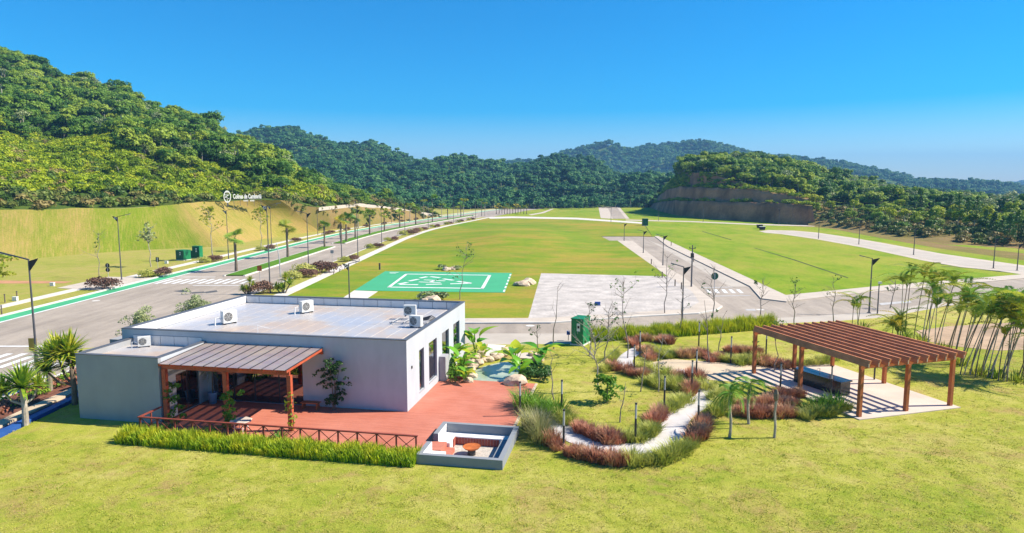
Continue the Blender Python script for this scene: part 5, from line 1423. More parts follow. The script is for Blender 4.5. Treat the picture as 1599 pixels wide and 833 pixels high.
# small feather palms with separate fronds
FR = [qmesh('frond', *frond(9 + i, 1.25, .75, .40, 22, .034, .35, .25), M['lf_fresh']) for i in range(2)]
def small_palm(x, y, h, label, n=13, s=1.0, seed=1, mat='pale_trunk', r=.07):
    rg = random.Random(seed); t = thing('small_palm', label, 'palm', G(x, y), rg.uniform(0, 6), 'small palms before the pergola bed')
    pts = [(.05 * math.sin(i + seed), .04 * math.cos(i * 1.3 + seed), h * i / 5 - (.1 if i == 0 else 0)) for i in range(6)]
    MB().tube(pts, [r * 1.3, r, r, r, r * 1.15, r * .8], 8).build('trunk', M[mat], t)
    for i in range(n):
        link('frond', FR[i % 2], t, pts[-1], (0, -R(rg.uniform(-35, 50)), i * 2.4 + rg.uniform(-.2, .2)), s * rg.uniform(.8, 1.1))
    return t
small_palm(1139, 684, 2.35, 'left one of the two feather palms beside the garden path', 15, .82, 1)
small_palm(1168, 662, 2.2, 'right one of the two feather palms beside the garden path', 13, .78, 2)
tk = thing('bare_palm_trunk', 'bare headless young trunk on the lawn before the russet bed', 'tree', G(1209, 684))
MB().tube([(0, 0, -.1), (.03, 0, .6), (-.02, .03, 1.3), (.02, 0, 1.95)], [.075, .06, .06, .07], 8).build('trunk', M['pale_trunk'], tk)
MB().lathe([(.05, 1.9), (.13, 2.05), (.14, 2.3), (.06, 2.5), (0, 2.55)], 8).build('bud', M['trunk'], tk)

# ------------------------------------------------------------------ leaning cane palms on the right
CF = [qmesh('leaf', *frond(30 + i, 2.0, .75, .55, 20, .045, .8, .35), M['lf_ypalm'] if i == 1 else M['lf_palm']) for i in range(3)]
def cane_clump(x, y, n, h, lean, label, seed, spread=.5, ymix=.5):
    rg = random.Random(seed); t = thing('cane_palm_clump', label, 'palm', G(x, y), 0, 'leaning cane palms beside the pergola')
    for i in range(max(3, int(n * .8))):
        bx_, by_ = rg.gauss(0, spread), rg.gauss(0, spread * .6); hh = h * rg.uniform(.6, 1.08); lx = lean * hh * rg.uniform(.6, 1.3); ly = rg.gauss(0, .12) * hh
        pts = [(bx_ + lx * (j / 5) ** 1.25, by_ + ly * j / 5, hh * j / 5 - (.1 if j == 0 else 0)) for j in range(6)]
        c = MB().tube(pts, [.038, .034, .032, .03, .028, .026], 6).build('cane', M['pale_trunk'] if i % 2 else M['trunk'], t)
        for kx in range(rg.randint(4, 7)):
            link('leaf', CF[1 if rg.random() < ymix + .25 else (0 if kx % 2 else 2)], c, pts[-1], (0, -R(rg.uniform(30, 78)), kx * 2.4 + i), rg.uniform(.6, 1.05))
    # young shoots at the foot
    V, F = tuft(seed, 50, .5, .9, .5, .07)
    link('shoots', qmesh('shoots', V, F, M['lf_ypalm']), t)
cane_clump(1412, 528, 4, 5.6, .04, 'tallest upright cane palm behind the pergola corner', 601, .25, .5)
cane_clump(1345, 514, 4, 2.6, .02, 'low bushy cane palm behind the middle of the pergola roof', 602, .4, .6)
cane_clump(1440, 535, 8, 4.9, .14, 'cane palm clump behind the right pergola corner', 603, .5, .5)
cane_clump(1468, 548, 9, 4.9, .18, 'cane palm clump just past the right pergola corner', 604, .5, .45)
cane_clump(1500, 570, 12, 4.6, .28, 'dense leaning cane palm clump beside the right pergola post', 605, .55, .25)
cane_clump(1530, 585, 13, 4.9, .28, 'largest leaning cane palm clump right of the pergola', 606, .6, .15)
cane_clump(1556, 590, 9, 4.3, .22, 'leaning cane palm clump near the right picture edge', 607, .5, .3)
cane_clump(1588, 596, 10, 4.2, .14, 'cane palm clump cut by the right picture edge', 608, .6, .6)
cane_clump(1400, 548, 5, 2.0, .1, 'short cane palm behind the pergola slats', 609, .4, .6)
sheet('bare_earth', px([(1430, 517), (1480, 510), (1560, 505), (1640, 502), (1640, 545), (1560, 548), (1490, 541), (1445, 533)]), .012, M['earth_edge'])
rgp = np.random.default_rng(90)
# left sword-leaved trees
SL = []
def rosette(seed, n, L_):
    rg = np.random.default_rng(seed); a_ = rg.uniform(0, 6.283, n); e = rg.uniform(-.05, 1.45, n); parts = []
    for i in range(n):
        ll = L_ * rg.uniform(.75, 1.1); w = .042; t = np.array([0, .35, .7, 1.0]); V, F = [], []
        dr = .25 * (1.3 - e[i])
        for j, tt_ in enumerate(t):
            ww = w * (1, 1.15, .8, .05)[j]
            V += [(ll * tt_, -ww, -dr * ll * tt_ ** 2.2), (ll * tt_, ww, -dr * ll * tt_ ** 2.2)]
        for j in range(3): F.append((2 * j, 2 * j + 1, 2 * j + 3, 2 * j + 2))
        parts.append((rotz(roty(np.array(V), -e[i]), a_[i]), np.array(F)))
    return join(parts)
ROS = [qmesh('rosette', *rosette(700 + i, 110, 1.0), M['lf_sword']) for i in range(3)]
def sword_tree(x, y, label, heads, trunk_h, seed, mat='pale_trunk', z=0.0):
    t = thing('sword_leaved_tree', label, 'tree', G(x, y, z), 0, 'sword-leaved trees beside the grey wing')
    MB().tube([(0, 0, -.2), (.02, .02, trunk_h * .5), (-.03, 0, trunk_h)], [.17, .14, .13], 9).build('trunk', M[mat], t)
    for i, (dx, dy, dz, s) in enumerate(heads):
        if abs(dx) + abs(dy) > .05:
            MB().tube([(0, 0, trunk_h * .55), (dx * .6, dy * .6, trunk_h * .55 + (dz - trunk_h * .55) * .3), (dx, dy, dz)], [.07, .065, .06], 7).build('branch', M[mat], t)
        link('rosette', ROS[i % 3], t, (dx, dy, dz), (0, 0, i * 2.1 + seed), s)
sword_tree(40, 664, 'sword-leaved tree with bent side branch at the left edge', [(0, 0, 2.05, 1.5), (-.95, -.1, 1.85, 1.1), (.5, .5, 2.0, .8)], 2.05, 1)
sword_tree(117, 632, 'largest sword-leaved tree beside the grey wing corner', [(-.8, .1, 2.75, 1.75), (-.1, 0, 3.1, 1.5), (-1.3, -.3, 2.1, 1.1), (-.2, .4, 2.3, 1.3)], 2.1, 2, 'trunk')
sword_tree(78, 610, 'small sword-leaved tree in the mulch strip behind', [(0, 0, 2.1, 1.2)], 1.9, 3, 'twig')
rg_ = np.random.default_rng(55)
bc = np.c_[rg_.uniform(-30.3, -28.5, 130), rg_.uniform(30, 52, 130), rg_.uniform(.02, .2, 130)]
V, F = leaf_cloud(rg_, bc, np.full(130, .25), 22, .09, .8)
tag(link('ground_cover', qmesh('cover', V, F, M['lf_fresh'])), 'low green ground cover in the mulch strip by the avenue', 'ground cover', None, 'stuff')
bc = np.c_[rg_.uniform(-29.8, -28.4, 60), rg_.uniform(36, 50, 60), rg_.uniform(.05, .25, 60)]
V, F = leaf_cloud(rg_, bc, np.full(60, .28), 26, .09, .8)
tag(link('ground_cover', qmesh('cover', V, F, M['lf_red'])), 'reddish low bushes in the mulch strip by the avenue', 'ground cover', None, 'stuff')
for i, (x, y, h, lb) in enumerate(((222, 513, 2.6, 'olive-grey shrub behind the left roof corner'), (302, 490, 2.6, 'olive-grey shrub behind the middle of the left parapet'))):
    P_ = G(x, y - 6, 3.3); rg2 = np.random.default_rng(800 + i)
    t = thing('olive_shrub', lb, 'shrub', (P_.x, P_.y, 0))
    cs_ = np.c_[rg2.normal(scale=.42, size=44), rg2.normal(scale=.42, size=44), rg2.normal(loc=3.3, scale=.4, size=44)]
    V, F = leaf_cloud(rg2, cs_, np.full(44, .38), 60, .085, .9, .9, .4)
    link('foliage', qmesh('foliage', V, F, M['lf_olive']), t); MB().tube([(0, 0, -.1), (0, 0, 2.5)], .06, 6).build('trunk', M['trunk'], t)

# ------------------------------------------------------------------ short turf of the front lawn
def turf_protos():
    c = bpy.data.collections.new('turf_kinds')
    for i in range(4):
        V, F = tuft(1000 + i, 26, .30, .042, .05, .028)
        c.objects.link(bpy.data.objects.new('turf_kinds_%d' % i, qmesh('turf_%d' % i, V, F, M['lf_turf'])))
    return c
M['lf_turf'] = leaf('turf_blades', [(0.25, (0.32, 0.42, 0.03)), (0.45, (0.48, 0.50, 0.06)), (0.6, (0.58, 0.53, 0.11)), (0.78, (0.60, 0.52, 0.19))], 0.45, 0.4, 0.35)
tp = []
pathw = [Vector(q_) for q_ in px(PATHPX)]
rgt = np.random.default_rng(123)
N_ = 26000
yy = 21 + 33 * rgt.random(N_) ** 1.25; xx = rgt.uniform(-1, 1, N_) * yy * .80 + 0
ct_, st_ = math.cos(TH), math.sin(TH)
u_ = (xx - HC.x) * ct_ - (yy - HC.y) * st_; v_ = (xx - HC.x) * st_ + (yy - HC.y) * ct_
ok = (xx > -25.8) & (yy < 53) & ~((u_ > -19) & (u_ < 6.6) & (v_ > -6.9) & (v_ < 14)) & ~((u_ > 2.5) & (u_ < 6.9) & (v_ > -6.8) & (v_ < -2)) 
s_ = (xx - PO.x) * math.cos(PA) + (yy - PO.y) * math.sin(PA); t_ = -(xx - PO.x) * math.sin(PA) + (yy - PO.y) * math.cos(PA)
ok &= ~((s_ > -.5) & (s_ < 7.4) & (t_ > -.6) & (t_ < 10))
P2 = np.array([tuple(q_) for q_ in pathw])
for a_, b_ in zip(P2[:-1], P2[1:]):
    d_ = b_ - a_; w_ = np.clip(((xx - a_[0]) * d_[0] + (yy - a_[1]) * d_[1]) / (d_ @ d_), 0, 1)
    ok &= np.hypot(xx - a_[0] - w_ * d_[0], yy - a_[1] - w_ * d_[1]) > .8
ok &= ~((xx > 8) & (xx < 21) & (yy > 42) & (yy < 48))
tp = np.c_[xx, yy, np.zeros(N_)][ok]
instancer('turf', tp, rgt.uniform(.6, 1.3, len(tp)), turf_protos(), 4, 'short yellow-green turf of the front lawn', 'grass', 124)
# ------------------------------------------------------------------ street lamps
LAMP = {}
def lamp_meshes(h, arm):
    key = (h, arm)
    if key not in LAMP:
        LAMP[key] = (MB().tube([(0, 0, -.2), (0, 0, h * .35), (0, 0, h)], [.095, .07, .045], 8).mesh('pole', M['pole']),
                     MB().box(-.16, .16, -.16, .16, 0, .06).mesh('base_plate', M['pole']),
                     MB().beam((0, 0, h - .03), (arm, 0, h + arm * .22), .17, .05).mesh('lamp_arm', M['dark_metal']),
                     MB().hexa([(-.06, -.02, h - .75), (-.06, .02, h - .75), (-.62, .02, h - .05), (-.62, -.02, h - .05), (-.05, -.02, h - .12), (-.05, .02, h - .12), (-.66, .02, h + .06), (-.66, -.02, h + .06)]).mesh('bracket', M['black']),
                     MB().disc((-.26, -.026, h - .26), (1, 0, 0), (0, 0, 1), .17, 16, 0, .135).beam((-.36, -.028, h - .20), (-.16, -.028, h - .32), .01, .03).mesh('emblem', M['white']),
                     MB().beam((arm * .55, 0, h + arm * .12 - .045), (arm * .96, 0, h + arm * .21 - .045), .14, .03).mesh('light_panel', M['white']))
    return LAMP[key]
def lamp(loc, h, rz, label, group, arm=1.7):
    t = thing('street_lamp', label, 'street lamp', loc, rz, group)
    for m in lamp_meshes(h, arm): link(m.name.split('.')[0], m, t)
    return t
p = G(60, 592); lamp((p.x, p.y, 0), 8.0, R(175), 'tall street lamp in the mulch strip by the near crosswalk', 'street lamps of the avenue', 2.2)
for i, (x, y, h) in enumerate(((190, 437, 8.8), (357, 405, 8.8))):
    p = G(x, y); lamp(p, h, R(10), ORD[i] + ' street lamp from the near end of the left avenue kerb', 'street lamps of the avenue')
for i, Y in enumerate((150, 184, 218, 252, 288)):
    lamp((-54.3 + bend(Y), Y, 0), 8.8, R(0), ORD[i + 2] + ' street lamp from the near end of the left avenue kerb', 'street lamps of the avenue')
for i, (x, y, h) in enumerate(((422, 458, 10.6), (482, 420, 8.8), (559, 402, 8.8))):
    p = G(x, y); lamp(p, h, R(175) if i else R(15), ORD[i] + ' street lamp from the house along the right avenue kerb', 'street lamps of the avenue')
for i, Y in enumerate((152, 182, 214, 248, 284)):
    lamp((-29.8 + bend(Y), Y, 0), 8.8, R(178), ORD[i + 3] + ' street lamp from the house along the right avenue kerb', 'street lamps of the avenue')
for x, y, h, rz, lb in ((1065, 509, 5.5, 150, 'street lamp behind the garden hedge opposite the gravel plot'), (1357, 489, 5.6, 160, 'street lamp behind the pergola at the right street'),
                       (1035, 414.5, 4.9, 170, 'second street lamp from the junction on the side road'), (1004.5, 395, 4.3, 170, 'third street lamp from the junction on the side road'), (974.5, 375.5, 4.1, 170, 'street lamp at the far corner of the side road'),
                       (1278, 373, 5.6, 170, 'farthest of the street lamps on the right country road'), (1341, 382, 5.6, 170, 'second farthest street lamp on the right country road'), (1426.5, 398.5, 5.2, 170, 'middle street lamp on the right country road'),
                       (1551, 419.5, 4.8, 170, 'second nearest street lamp on the right country road'), (1588, 423, 4.2, 170, 'nearest street lamp on the right country road'),
                       (546, 478, 4.6, 20, 'short street lamp behind the back parapet near the helipad walk')):
    p = G(x, y); lamp((p.x, p.y, 0), h, R(rz), lb, 'street lamps of the side streets', 1.2)
for i, (x, y) in enumerate(((954, 347), (1028, 345), (1098, 346.5), (1216, 351))):
    p = G(x, y); lamp((p.x, p.y, 0), 5.5, R(90), 'small distant street lamp before the cut hill, ' + ORD[i] + ' from the far junction', 'distant street lamps', 1.2)
# utility pole with fittings at the junction
p = G(1079.5, 448)
t = thing('utility_pole', 'dark utility pole with boxes and fittings at the side road junction', 'pole', p)
MB().tube([(0, 0, -.2), (0, 0, 5.4)], [.11, .07], 8).build('pole', M['pole'], t)
MB().box(-.18, .18, -.16, .16, 3.8, 4.35).build('box', M['dark_metal'], t)
MB().beam((-.4, 0, 4.95), (.4, 0, 4.95), .07, .07).build('crossarm', M['dark_metal'], t)
for x in (-.34, 0, .34): MB().lathe([(.04, 5.0), (.07, 5.08), (.03, 5.2)], 8, (x, 0)).build('insulator', M['dark_green_box'], t)
p = G(1370, 490); t = thing('camera_pole', 'short grey pole with white lamp head beside the right street', 'pole', p)
MB().tube([(0, 0, -.1), (0, 0, 3.1)], [.07, .05], 8).build('pole', M['pole'], t); MB().box(-.08, .25, -.08, .08, 3.05, 3.25).build('head', M['white'], t)
# thin pale masts on the avenue
for i, (x, y, h) in enumerate(((438, 432, 4.6), (534, 405, 5.0))):
    p = G(x, y); t = thing('thin_mast', ['slightly leaning pale mast in the avenue verge near the house', 'thin forked dark mast in the avenue verge'][i], 'pole', p)
    MB().tube([(0, 0, -.2), (-.05, 0, h * .5), (-.35, 0, h)], [.10, .08, .05], 7).build('mast', M['pale_pole' if i == 0 else 'pole'], t)
    MB().lathe([(.05, h), (.12, h + .06), (.1, h + .2), (0, h + .26)], 8, (-.35, 0)).build('head', M['white' if i == 0 else 'pole'], t)

# ------------------------------------------------------------------ signs
def disc_sign(x, y, h, label, discs=1, r=.42, back='black', post='pale_pole'):
    p = G(x, y); t = thing('road_sign', label, 'road sign', p)
    MB().tube([(0, .04, -.1), (0, .04, h)], .035, 6).build('post', M[post], t)
    for i in range(discs):
        z = h - r - i * 2.1 * r
        mb = MB().disc((0, -.012, z), (1, 0, 0), (0, 0, 1), r, 20); mb.disc((0, .012, z), (-1, 0, 0), (0, 0, 1), r, 20)
        mb.lathe([(r, -.012), (r, .012)], 20) if False else None
        mb.build('sign_plate', M[back], t)
        MB().box(-.05, .05, -.03, -.016, z - r * .75, z + r * .75).build('sign_brace', M['pale_pole'], t)
disc_sign(169, 433, 2.0, 'double round black-backed road sign by the driveway', 2, .31)
disc_sign(1115, 466, 3.0, 'round dark-backed road sign at the side road crossing', 1, .42, 'dark_green_box')
def plate_sign(x, y, h, w, ph, label, mat, post='pale_pole', stripe=None):
    p = G(x, y); t = thing('road_sign', label, 'road sign', p)
    MB().tube([(0, .04, -.1), (0, .04, h)], .035, 6).build('post', M[post], t)
    MB().box(-w / 2, w / 2, -.015, .015, h - ph, h).build('sign_plate', M[mat], t)
    if stripe: MB().box(-.06, .06, -.024, -.016, h - ph * .9, h - ph * .1).build('stripe', M[stripe], t)
plate_sign(246.5, 419, 1.75, .5, .75, 'black rectangular sign with white bar beside the flower bed', 'black', 'pale_pole', 'white')
plate_sign(519, 411, 2.2, .55, .55, 'small grey square sign on the right of the avenue', 'grey_box')
plate_sign(406, 440, 2.2, .62, .75, 'small orange-brown square sign before the avenue median', 'rust')
p = G(55, 582); t = thing('yellow_sign', 'yellowish square sign board fixed low beside the lamp pole', 'road sign', p)
MB().tube([(0, .05, -.1), (0, .05, 2.4)], .04, 6).build('post', M['pole'], t); MB().box(-.28, .28, -.02, .02, 1.55, 2.4).build('sign_plate', plain('yellow_olive_paint', (0.42, 0.30, 0.05), .2, 3), t)
# small utility boxes
for x, y, lb, m in ((82, 447, 'white utility box on the left verge lawn', 'white'), (260, 412, 'small white utility box near the green cabinets', 'white'), (24, 470, 'tiny white bollard by the left sidewalk', 'white')):
    p = G(x, y); t = thing('utility_box', lb, 'utility box', p); MB().box(-.25, .25, -.15, .15, 0, .42).build('body', M[m], t); MB().box(-.28, .28, -.18, .18, .42, .47).build('lid', M[m], t)
for i, (x, y) in enumerate(((8, 473), (27, 468), (3, 492))):
    p = G(x, y); t = thing('wooden_stake', ['dark stake on the left verge beside the white bollard', 'slim dark stake behind the white bollard', 'brown stump post at the left picture edge'][i], 'post', p)
    MB().tube([(0, 0, -.1), (0, 0, .9)], .07, 6).build('shaft', M['trunk'], t); MB().lathe([(.09, .9), (.07, .97), (0, .99)], 6).build('cap', M['dark_metal'], t)
p = G(593, 421.5); t = thing('wooden_stake', 'grey timber stump post on the field behind the helipad', 'post', p); MB().box(-.12, .12, -.1, .1, -.1, 1.0).build('shaft', M['trunk'], t); MB().box(-.14, .14, -.12, .12, 1.0, 1.05).build('cap', M['trunk'], t)
for x, y in ((828, 509), (1187, 484), (640, 512), (150, 470), (470, 402)):
    p = G(x, y, RZ); mb = MB().disc((p.x, p.y, RZ + .012), (1, 0, 0), (0, 1, 0), .42, 18); struct(mb.build('manhole_cover', M['kerb']))
# ------------------------------------------------------------------ green cabinets
def cabinet(x0, x1, yb, h, label, front, side, deep=1.0, rz=0, notice=False):
    a_, b_ = G(x0, yb), G(x1, yb); w = (b_ - a_).length; t = thing('green_cabinet', label, 'cabinet', (a_ + b_) / 2, rz)
    MB().box(-w / 2, w / 2, 0, deep, .12, h).build('body', M[side], t)
    MB().box(-w / 2 - .05, w / 2 + .05, -.05, deep + .05, 0, .12).build('plinth', M['kerb'], t)
    MB().box(-w / 2 - .04, w / 2 + .04, -.05, deep + .04, h, h + .06).build('lid', M[side], t)
    MB().box(-w / 2 + .05, -.012, -.03, -.002, .2, h - .08).build('door', M[front], t); MB().box(.012, w / 2 - .05, -.03, -.002, .2, h - .08).build('door', M[front], t)
    if notice: MB().box(-.02, .26, -.045, -.032, h * .55, h * .85).build('notice', M['white'], t); MB().box(.03, .21, -.05, -.046, h * .66, h * .76).build('notice_print', M['black'], t)
    MB().box(.04, .07, -.05, -.032, h * .45, h * .55).build('handle', M['pale_pole'], t)
cabinet(891, 911, 540, 2.15, 'large green electrical cabinet on the lawn edge by the street', 'green_box', 'green_box', 1.5, R(-28), True)
cabinet(273, 289, 407, 1.75, 'squat green cabinet on the left verge', 'dark_green_box', 'green_box', 1.6, R(-20), True)
cabinet(294.5, 301, 403.5, 1.3, 'smallest green cabinet between two larger ones on the left verge', 'dark_green_box', 'green_box', .7, R(-10))
cabinet(300, 312.5, 404, 2.2, 'tall green cabinet on the left verge', 'dark_green_box', 'green_box', 1.0, R(-10), True)
cabinet(1004, 1012, 353, 2.4, 'distant dark green cabinet at the end of the white footpath', 'dark_green_box', 'dark_green_box', 2.0, 0)
p = G(904.5 - 17, 532); t = thing('utility_box', 'small dark box on a post left of the large green cabinet', 'utility box', p); MB().box(-.14, .14, -.1, .1, .5, .8).build('body', M['blue'], t); MB().tube([(0, 0, 0), (0, 0, .5)], .03, 5).build('post', M['pole'], t)
p = G(933, 478); t = thing('utility_box', 'tiny dark sign box on the pale gravel plot', 'utility box', p); MB().box(-.3, .3, -.1, .1, .1, .45).build('body', M['blue'], t); MB().box(-.34, .34, -.14, .14, 0, .1).build('base', M['kerb'], t)
for i, (x, y) in enumerate(((1186, 357), (1190, 360))):
    p = G(x, y); t = thing('waste_container', ['left one of two small dark containers at the country road end', 'right one of two small dark containers at the country road end'][i], 'container', p)
    MB().hexa([(-.7, -.45, .15), (.7, -.45, .15), (.7, .45, .15), (-.7, .45, .15), (-.85, -.55, 1.1), (.85, -.55, 1.1), (.85, .55, 1.1), (-.85, .55, 1.1)]).build('body', M['black'], t); MB().box(-.9, .9, -.6, .6, 1.1, 1.2).build('lid', M['white' if i else 'black'], t)
# rocks round the helipad
for i, (x, y, s) in enumerate(((818, 444, 1.0), (826, 441, 1.15), (808, 444, .7), (674, 469, 1.2), (664, 471, .8), (697, 421, .8), (706, 420, .7))):
    tag(link('rock', ROCKS[i % 5], None, G(x, y, s * .2), (0, 0, i), (s, s * .8, s * .7)), ['middle rock of the pile right of the helipad', 'largest rock of the pile right of the helipad', 'leftmost rock of the pile right of the helipad', 'larger pale rock in the weeds before the helipad', 'smaller rock in the weeds before the helipad', 'left rock in the bush behind the helipad', 'right rock in the bush behind the helipad'][i], 'rock')
DRYB = [qmesh('bush', *tree_crown(820 + i, 8, .8, .5, .35, .4, 30, .16, .7), M['lf_olive']) for i in range(2)]
for x, y, s, lb in ((668, 470, 1.3, 'low weedy bush around the rocks before the helipad'), (685, 469, 1.2, 'flat weedy bush right of the helipad rocks'), (690, 421, 1.0, 'left low bush behind the helipad'), (714, 421, .8, 'right low bush behind the helipad')):
    tag(link('low_bush', DRYB[0], None, G(x, y), (0, 0, x), (s * 1.3, s, s * .8)), lb, 'bush')
for i, (x, y, h, lv, lb) in enumerate(((718, 468, 6.0, 110, 'sparse sapling before the helipad beside the roof corner'), (1038, 489, 6.0, 40, 'bare leaning sapling at the gravel plot corner'), (1113, 505, 5.5, 6, 'crooked bare sapling on the pavement opposite the crosswalk'), (1185, 503, 4.0, 14, 'bare sapling at the street right of the crosswalk'), (155, 434, 6.5, 30, 'thin bare sapling on the left verge behind the russet bush'), (1390, 480, 3.6, 30, 'leafy sapling behind the pergola by the right street'))):
    sapling('sapling', lb, G(x, y), h, 900 + i, lv, 'lf_dark', .06, .14, .42, 'street saplings', .13, 'twig', 12)
for i, (x, y, h, lb) in enumerate(((236, 417, 6.4, 'spreading young tree on the left verge behind the sign'), (334, 407, 9.2, 'tall young tree with high thin crown by the green cabinets'), (408, 392, 8.6, 'tall feathery young tree before the sign mound'))):
    sapling('young_tree', lb, G(x, y), h, 930 + i, 420, 'lf_ypalm' if i else 'lf_olive', .10, .05, .38, 'young trees along the left verge', .2, 'pale_trunk', 16, .55)
p = G(-14, 470); t = thing('verge_tree', 'feathery yellow-green tree cut by the left picture edge', 'tree', (p.x, p.y, 0))
V, F = leaf_cloud(np.random.default_rng(5), np.c_[RG.normal(scale=1.3, size=30) + .6, RG.normal(scale=1.0, size=30), RG.uniform(2.6, 5.2, 30)], np.full(30, .55), 40, .16, .9)
link('crown', qmesh('crown', V, F, M['lf_ypalm']), t); trunk_mb(5, 3.6, .12, .08, .3, 6, 1.6).build('trunk', M['trunk'], t)

# ------------------------------------------------------------------ avenue palms
AP = [(qmesh('crown', *fan_crown(31 + i, 26, 1.35), M['lf_palm' if i < 2 else 'lf_ypalm'])) for i in range(3)]
AT = MB().tube([(0, 0, -.2), (.02, 0, 1.0), (-.02, .02, 2.2), (0, 0, 3.5)], [.20, .15, .14, .17], 8).mesh('trunk', M['trunk'])
palms = [(-40.7, 103), (-40.6, 117), (-40.7, 131), (-40.6, 144), (-40.6, 158), (-40.6, 172), (-40.7, 187), (-40.6, 203), (-40.7, 220), (-40.6, 238), (-40.6, 258), (-40.6, 280), (-40.6, 303)]
palms[0] = tuple(G(369, 423).to_2d()); palms[1] = tuple(G(449.5, 402).to_2d()); palms[2] = tuple(G(507, 386).to_2d()); palms[3] = tuple(G(541, 377).to_2d())
for i, (x, y) in enumerate(palms):
    s = 1.0 + .1 * math.sin(i * 2.3)
    t = thing('fan_palm', ORD[i] + ' fan palm from the near end of the avenue median', 'palm', (x + (bend(y) if i > 3 else 0), y, .04), i * 1.7, 'fan palms on the avenue median', (s * 1.35, s * 1.35, s * 1.42))
    link('trunk', AT, t); link('crown', AP[(i * 2) % 3], t, (0, 0, 3.5))
# tall slender trees at the end of the avenue
TT = [qmesh('crown', *tree_crown(850 + i, 8, 1.6, .9, 0, .8, 40, .3, .7), M['lf_fresh' if i == 0 else 'lf_ypalm']) for i in range(2)]
for i, (x, yb, yt, Y) in enumerate(((675, 341, 306, 270), (662, 341, 312, 285), (690, 341, 318, 300), (724, 341, 311, 310), (752, 338, 312, 320), (757, 338, 316, 320), (640, 345, 318, 262), (715, 338, 322, 330), (600, 352, 325, 236), (560, 360, 330, 215))):
    a_ = D(x, yb, Y); b_ = D(x, yt, Y); h = b_.z
    t = thing('slender_tree', 'slender high-crowned tree, ' + ORD[i] + ' of those beside the far avenue', 'tree', (a_.x, Y, 0), i, 'slender trees at the far end of the avenue')
    MB().tube([(0, 0, -.2), (.05, .1, h * .5), (0, 0, h * .97)], [.16, .12, .06], 6).build('trunk', M['pale_trunk'], t)
    link('crown', TT[0 if i in (0, 4) else 1], t, (0, 0, h - .6), None, .8 + .3 * (i % 3 == 0))
for i, x in enumerate(np.linspace(775, 822, 12)):
    a_ = D(x, 333, 345); t = thing('fan_palm', 'small yellowish palm, ' + ORD[i] + ' in the row behind the footpath', 'palm', (a_.x, 345 + 6 * math.sin(i), 0), i, 'row of small palms behind the footpath', (1.1, 1.1, 1.0 + .2 * math.sin(i * 1.9)))
    link('trunk', AT, t); link('crown', AP[2], t, (0, 0, 3.5))
M['lf_shrub'] = leaf('russet_shrub_leaves', [(0.25, (0.17, 0.09, 0.07)), (0.5, (0.26, 0.14, 0.10)), (0.75, (0.36, 0.22, 0.14))], 0.3, 0.2, 1.2)
# shrubs in the verges: half russet, half yellow-green
BR_ = [qmesh('russet_half', *tree_crown(860 + i, 26, .85, .45, .2, .33, 60, .06, .8), M['lf_shrub']) for i in range(2)]
BG_ = [qmesh('green_half', *tree_crown(870 + i, 24, .75, .4, .18, .3, 60, .06, .8), M['lf_fountain']) for i in range(2)]
def verge_shrub(x, y, s, label, both=True, loc=None):
    t = thing('verge_shrub', label, 'shrub', loc if loc is not None else G(x, y), random.uniform(0, .6), 'two-coloured verge shrubs along the avenue', s)
    link('russet_half', BR_[int(x) % 2], t, (.5 if both else 0, .2, 0))
    if both: link('green_half', BG_[int(x) % 2], t, (-.6, -.3, 0))
for x, y, s, both, lb in ((158, 452, 2.1, False, 'big dome of russet bush on the left verge by the driveway'), (243, 432, 1.7, True, 'russet and yellow-green bush on the left verge beyond the driveway'), (328, 409, 1.5, True, 'two-coloured bush below the tall green cabinet'), (415, 391, 1.5, True, 'two-coloured bush on the left verge before the sign mound'), (462, 378, 1.4, False, 'russet bush on the left verge at the mound corner'), (510, 367, 1.3, False, 'russet bush on the left verge past the mound corner'),
                          (407, 458, 1.9, False, 'russet bush behind the back parapet corner'), (492, 427, 2.4, True, 'large two-coloured bush bed on the right avenue verge'), (470, 434, 1.7, True, 'two-coloured bush left of the large verge bed'), (545, 408, 1.4, True, 'two-coloured bush on the right verge past the large bed')):
    verge_shrub(x, y, s, lb, both)
for i, Y in enumerate((143, 163, 185, 192, 205, 222, 240, 256, 274)):
    verge_shrub(i, 0, 1.4 if i not in (2, 3) else 1.9, 'two-coloured verge shrub, ' + ORD[i] + ' in the far row along the right sidewalk', True, (-29.6 + bend(Y), Y, 0))
for i, Y in enumerate((190, 205, 222, 240, 258, 276)):
    verge_shrub(i, 0, 1.3, 'russet verge shrub, ' + ORD[i] + ' in the far row along the left sidewalk', False, (-52.6 + bend(Y), Y, 0))
for x, y, s, lb in ((386, 459, .95, 'sword-leaved plant peeking over the back parapet corner'), (441, 458, 1.15, 'taller sword-leaved plant beside the tall lamp behind the parapet')):
    p = G(x, y); t = thing('sword_leaved_plant', lb, 'plant', p, 0, None, s)
    for i, (dx, dy, dz) in enumerate(((0, 0, .5), (.7, .3, .9), (-.6, .2, .4), (.2, .5, 1.5))):
        MB().tube([(dx * .3, dy * .3, -.1), (dx, dy, dz)], .07, 6).build('stem', M['trunk'], t); link('rosette', ROS[i % 3], t, (dx, dy, dz), (0, 0, i), .85)
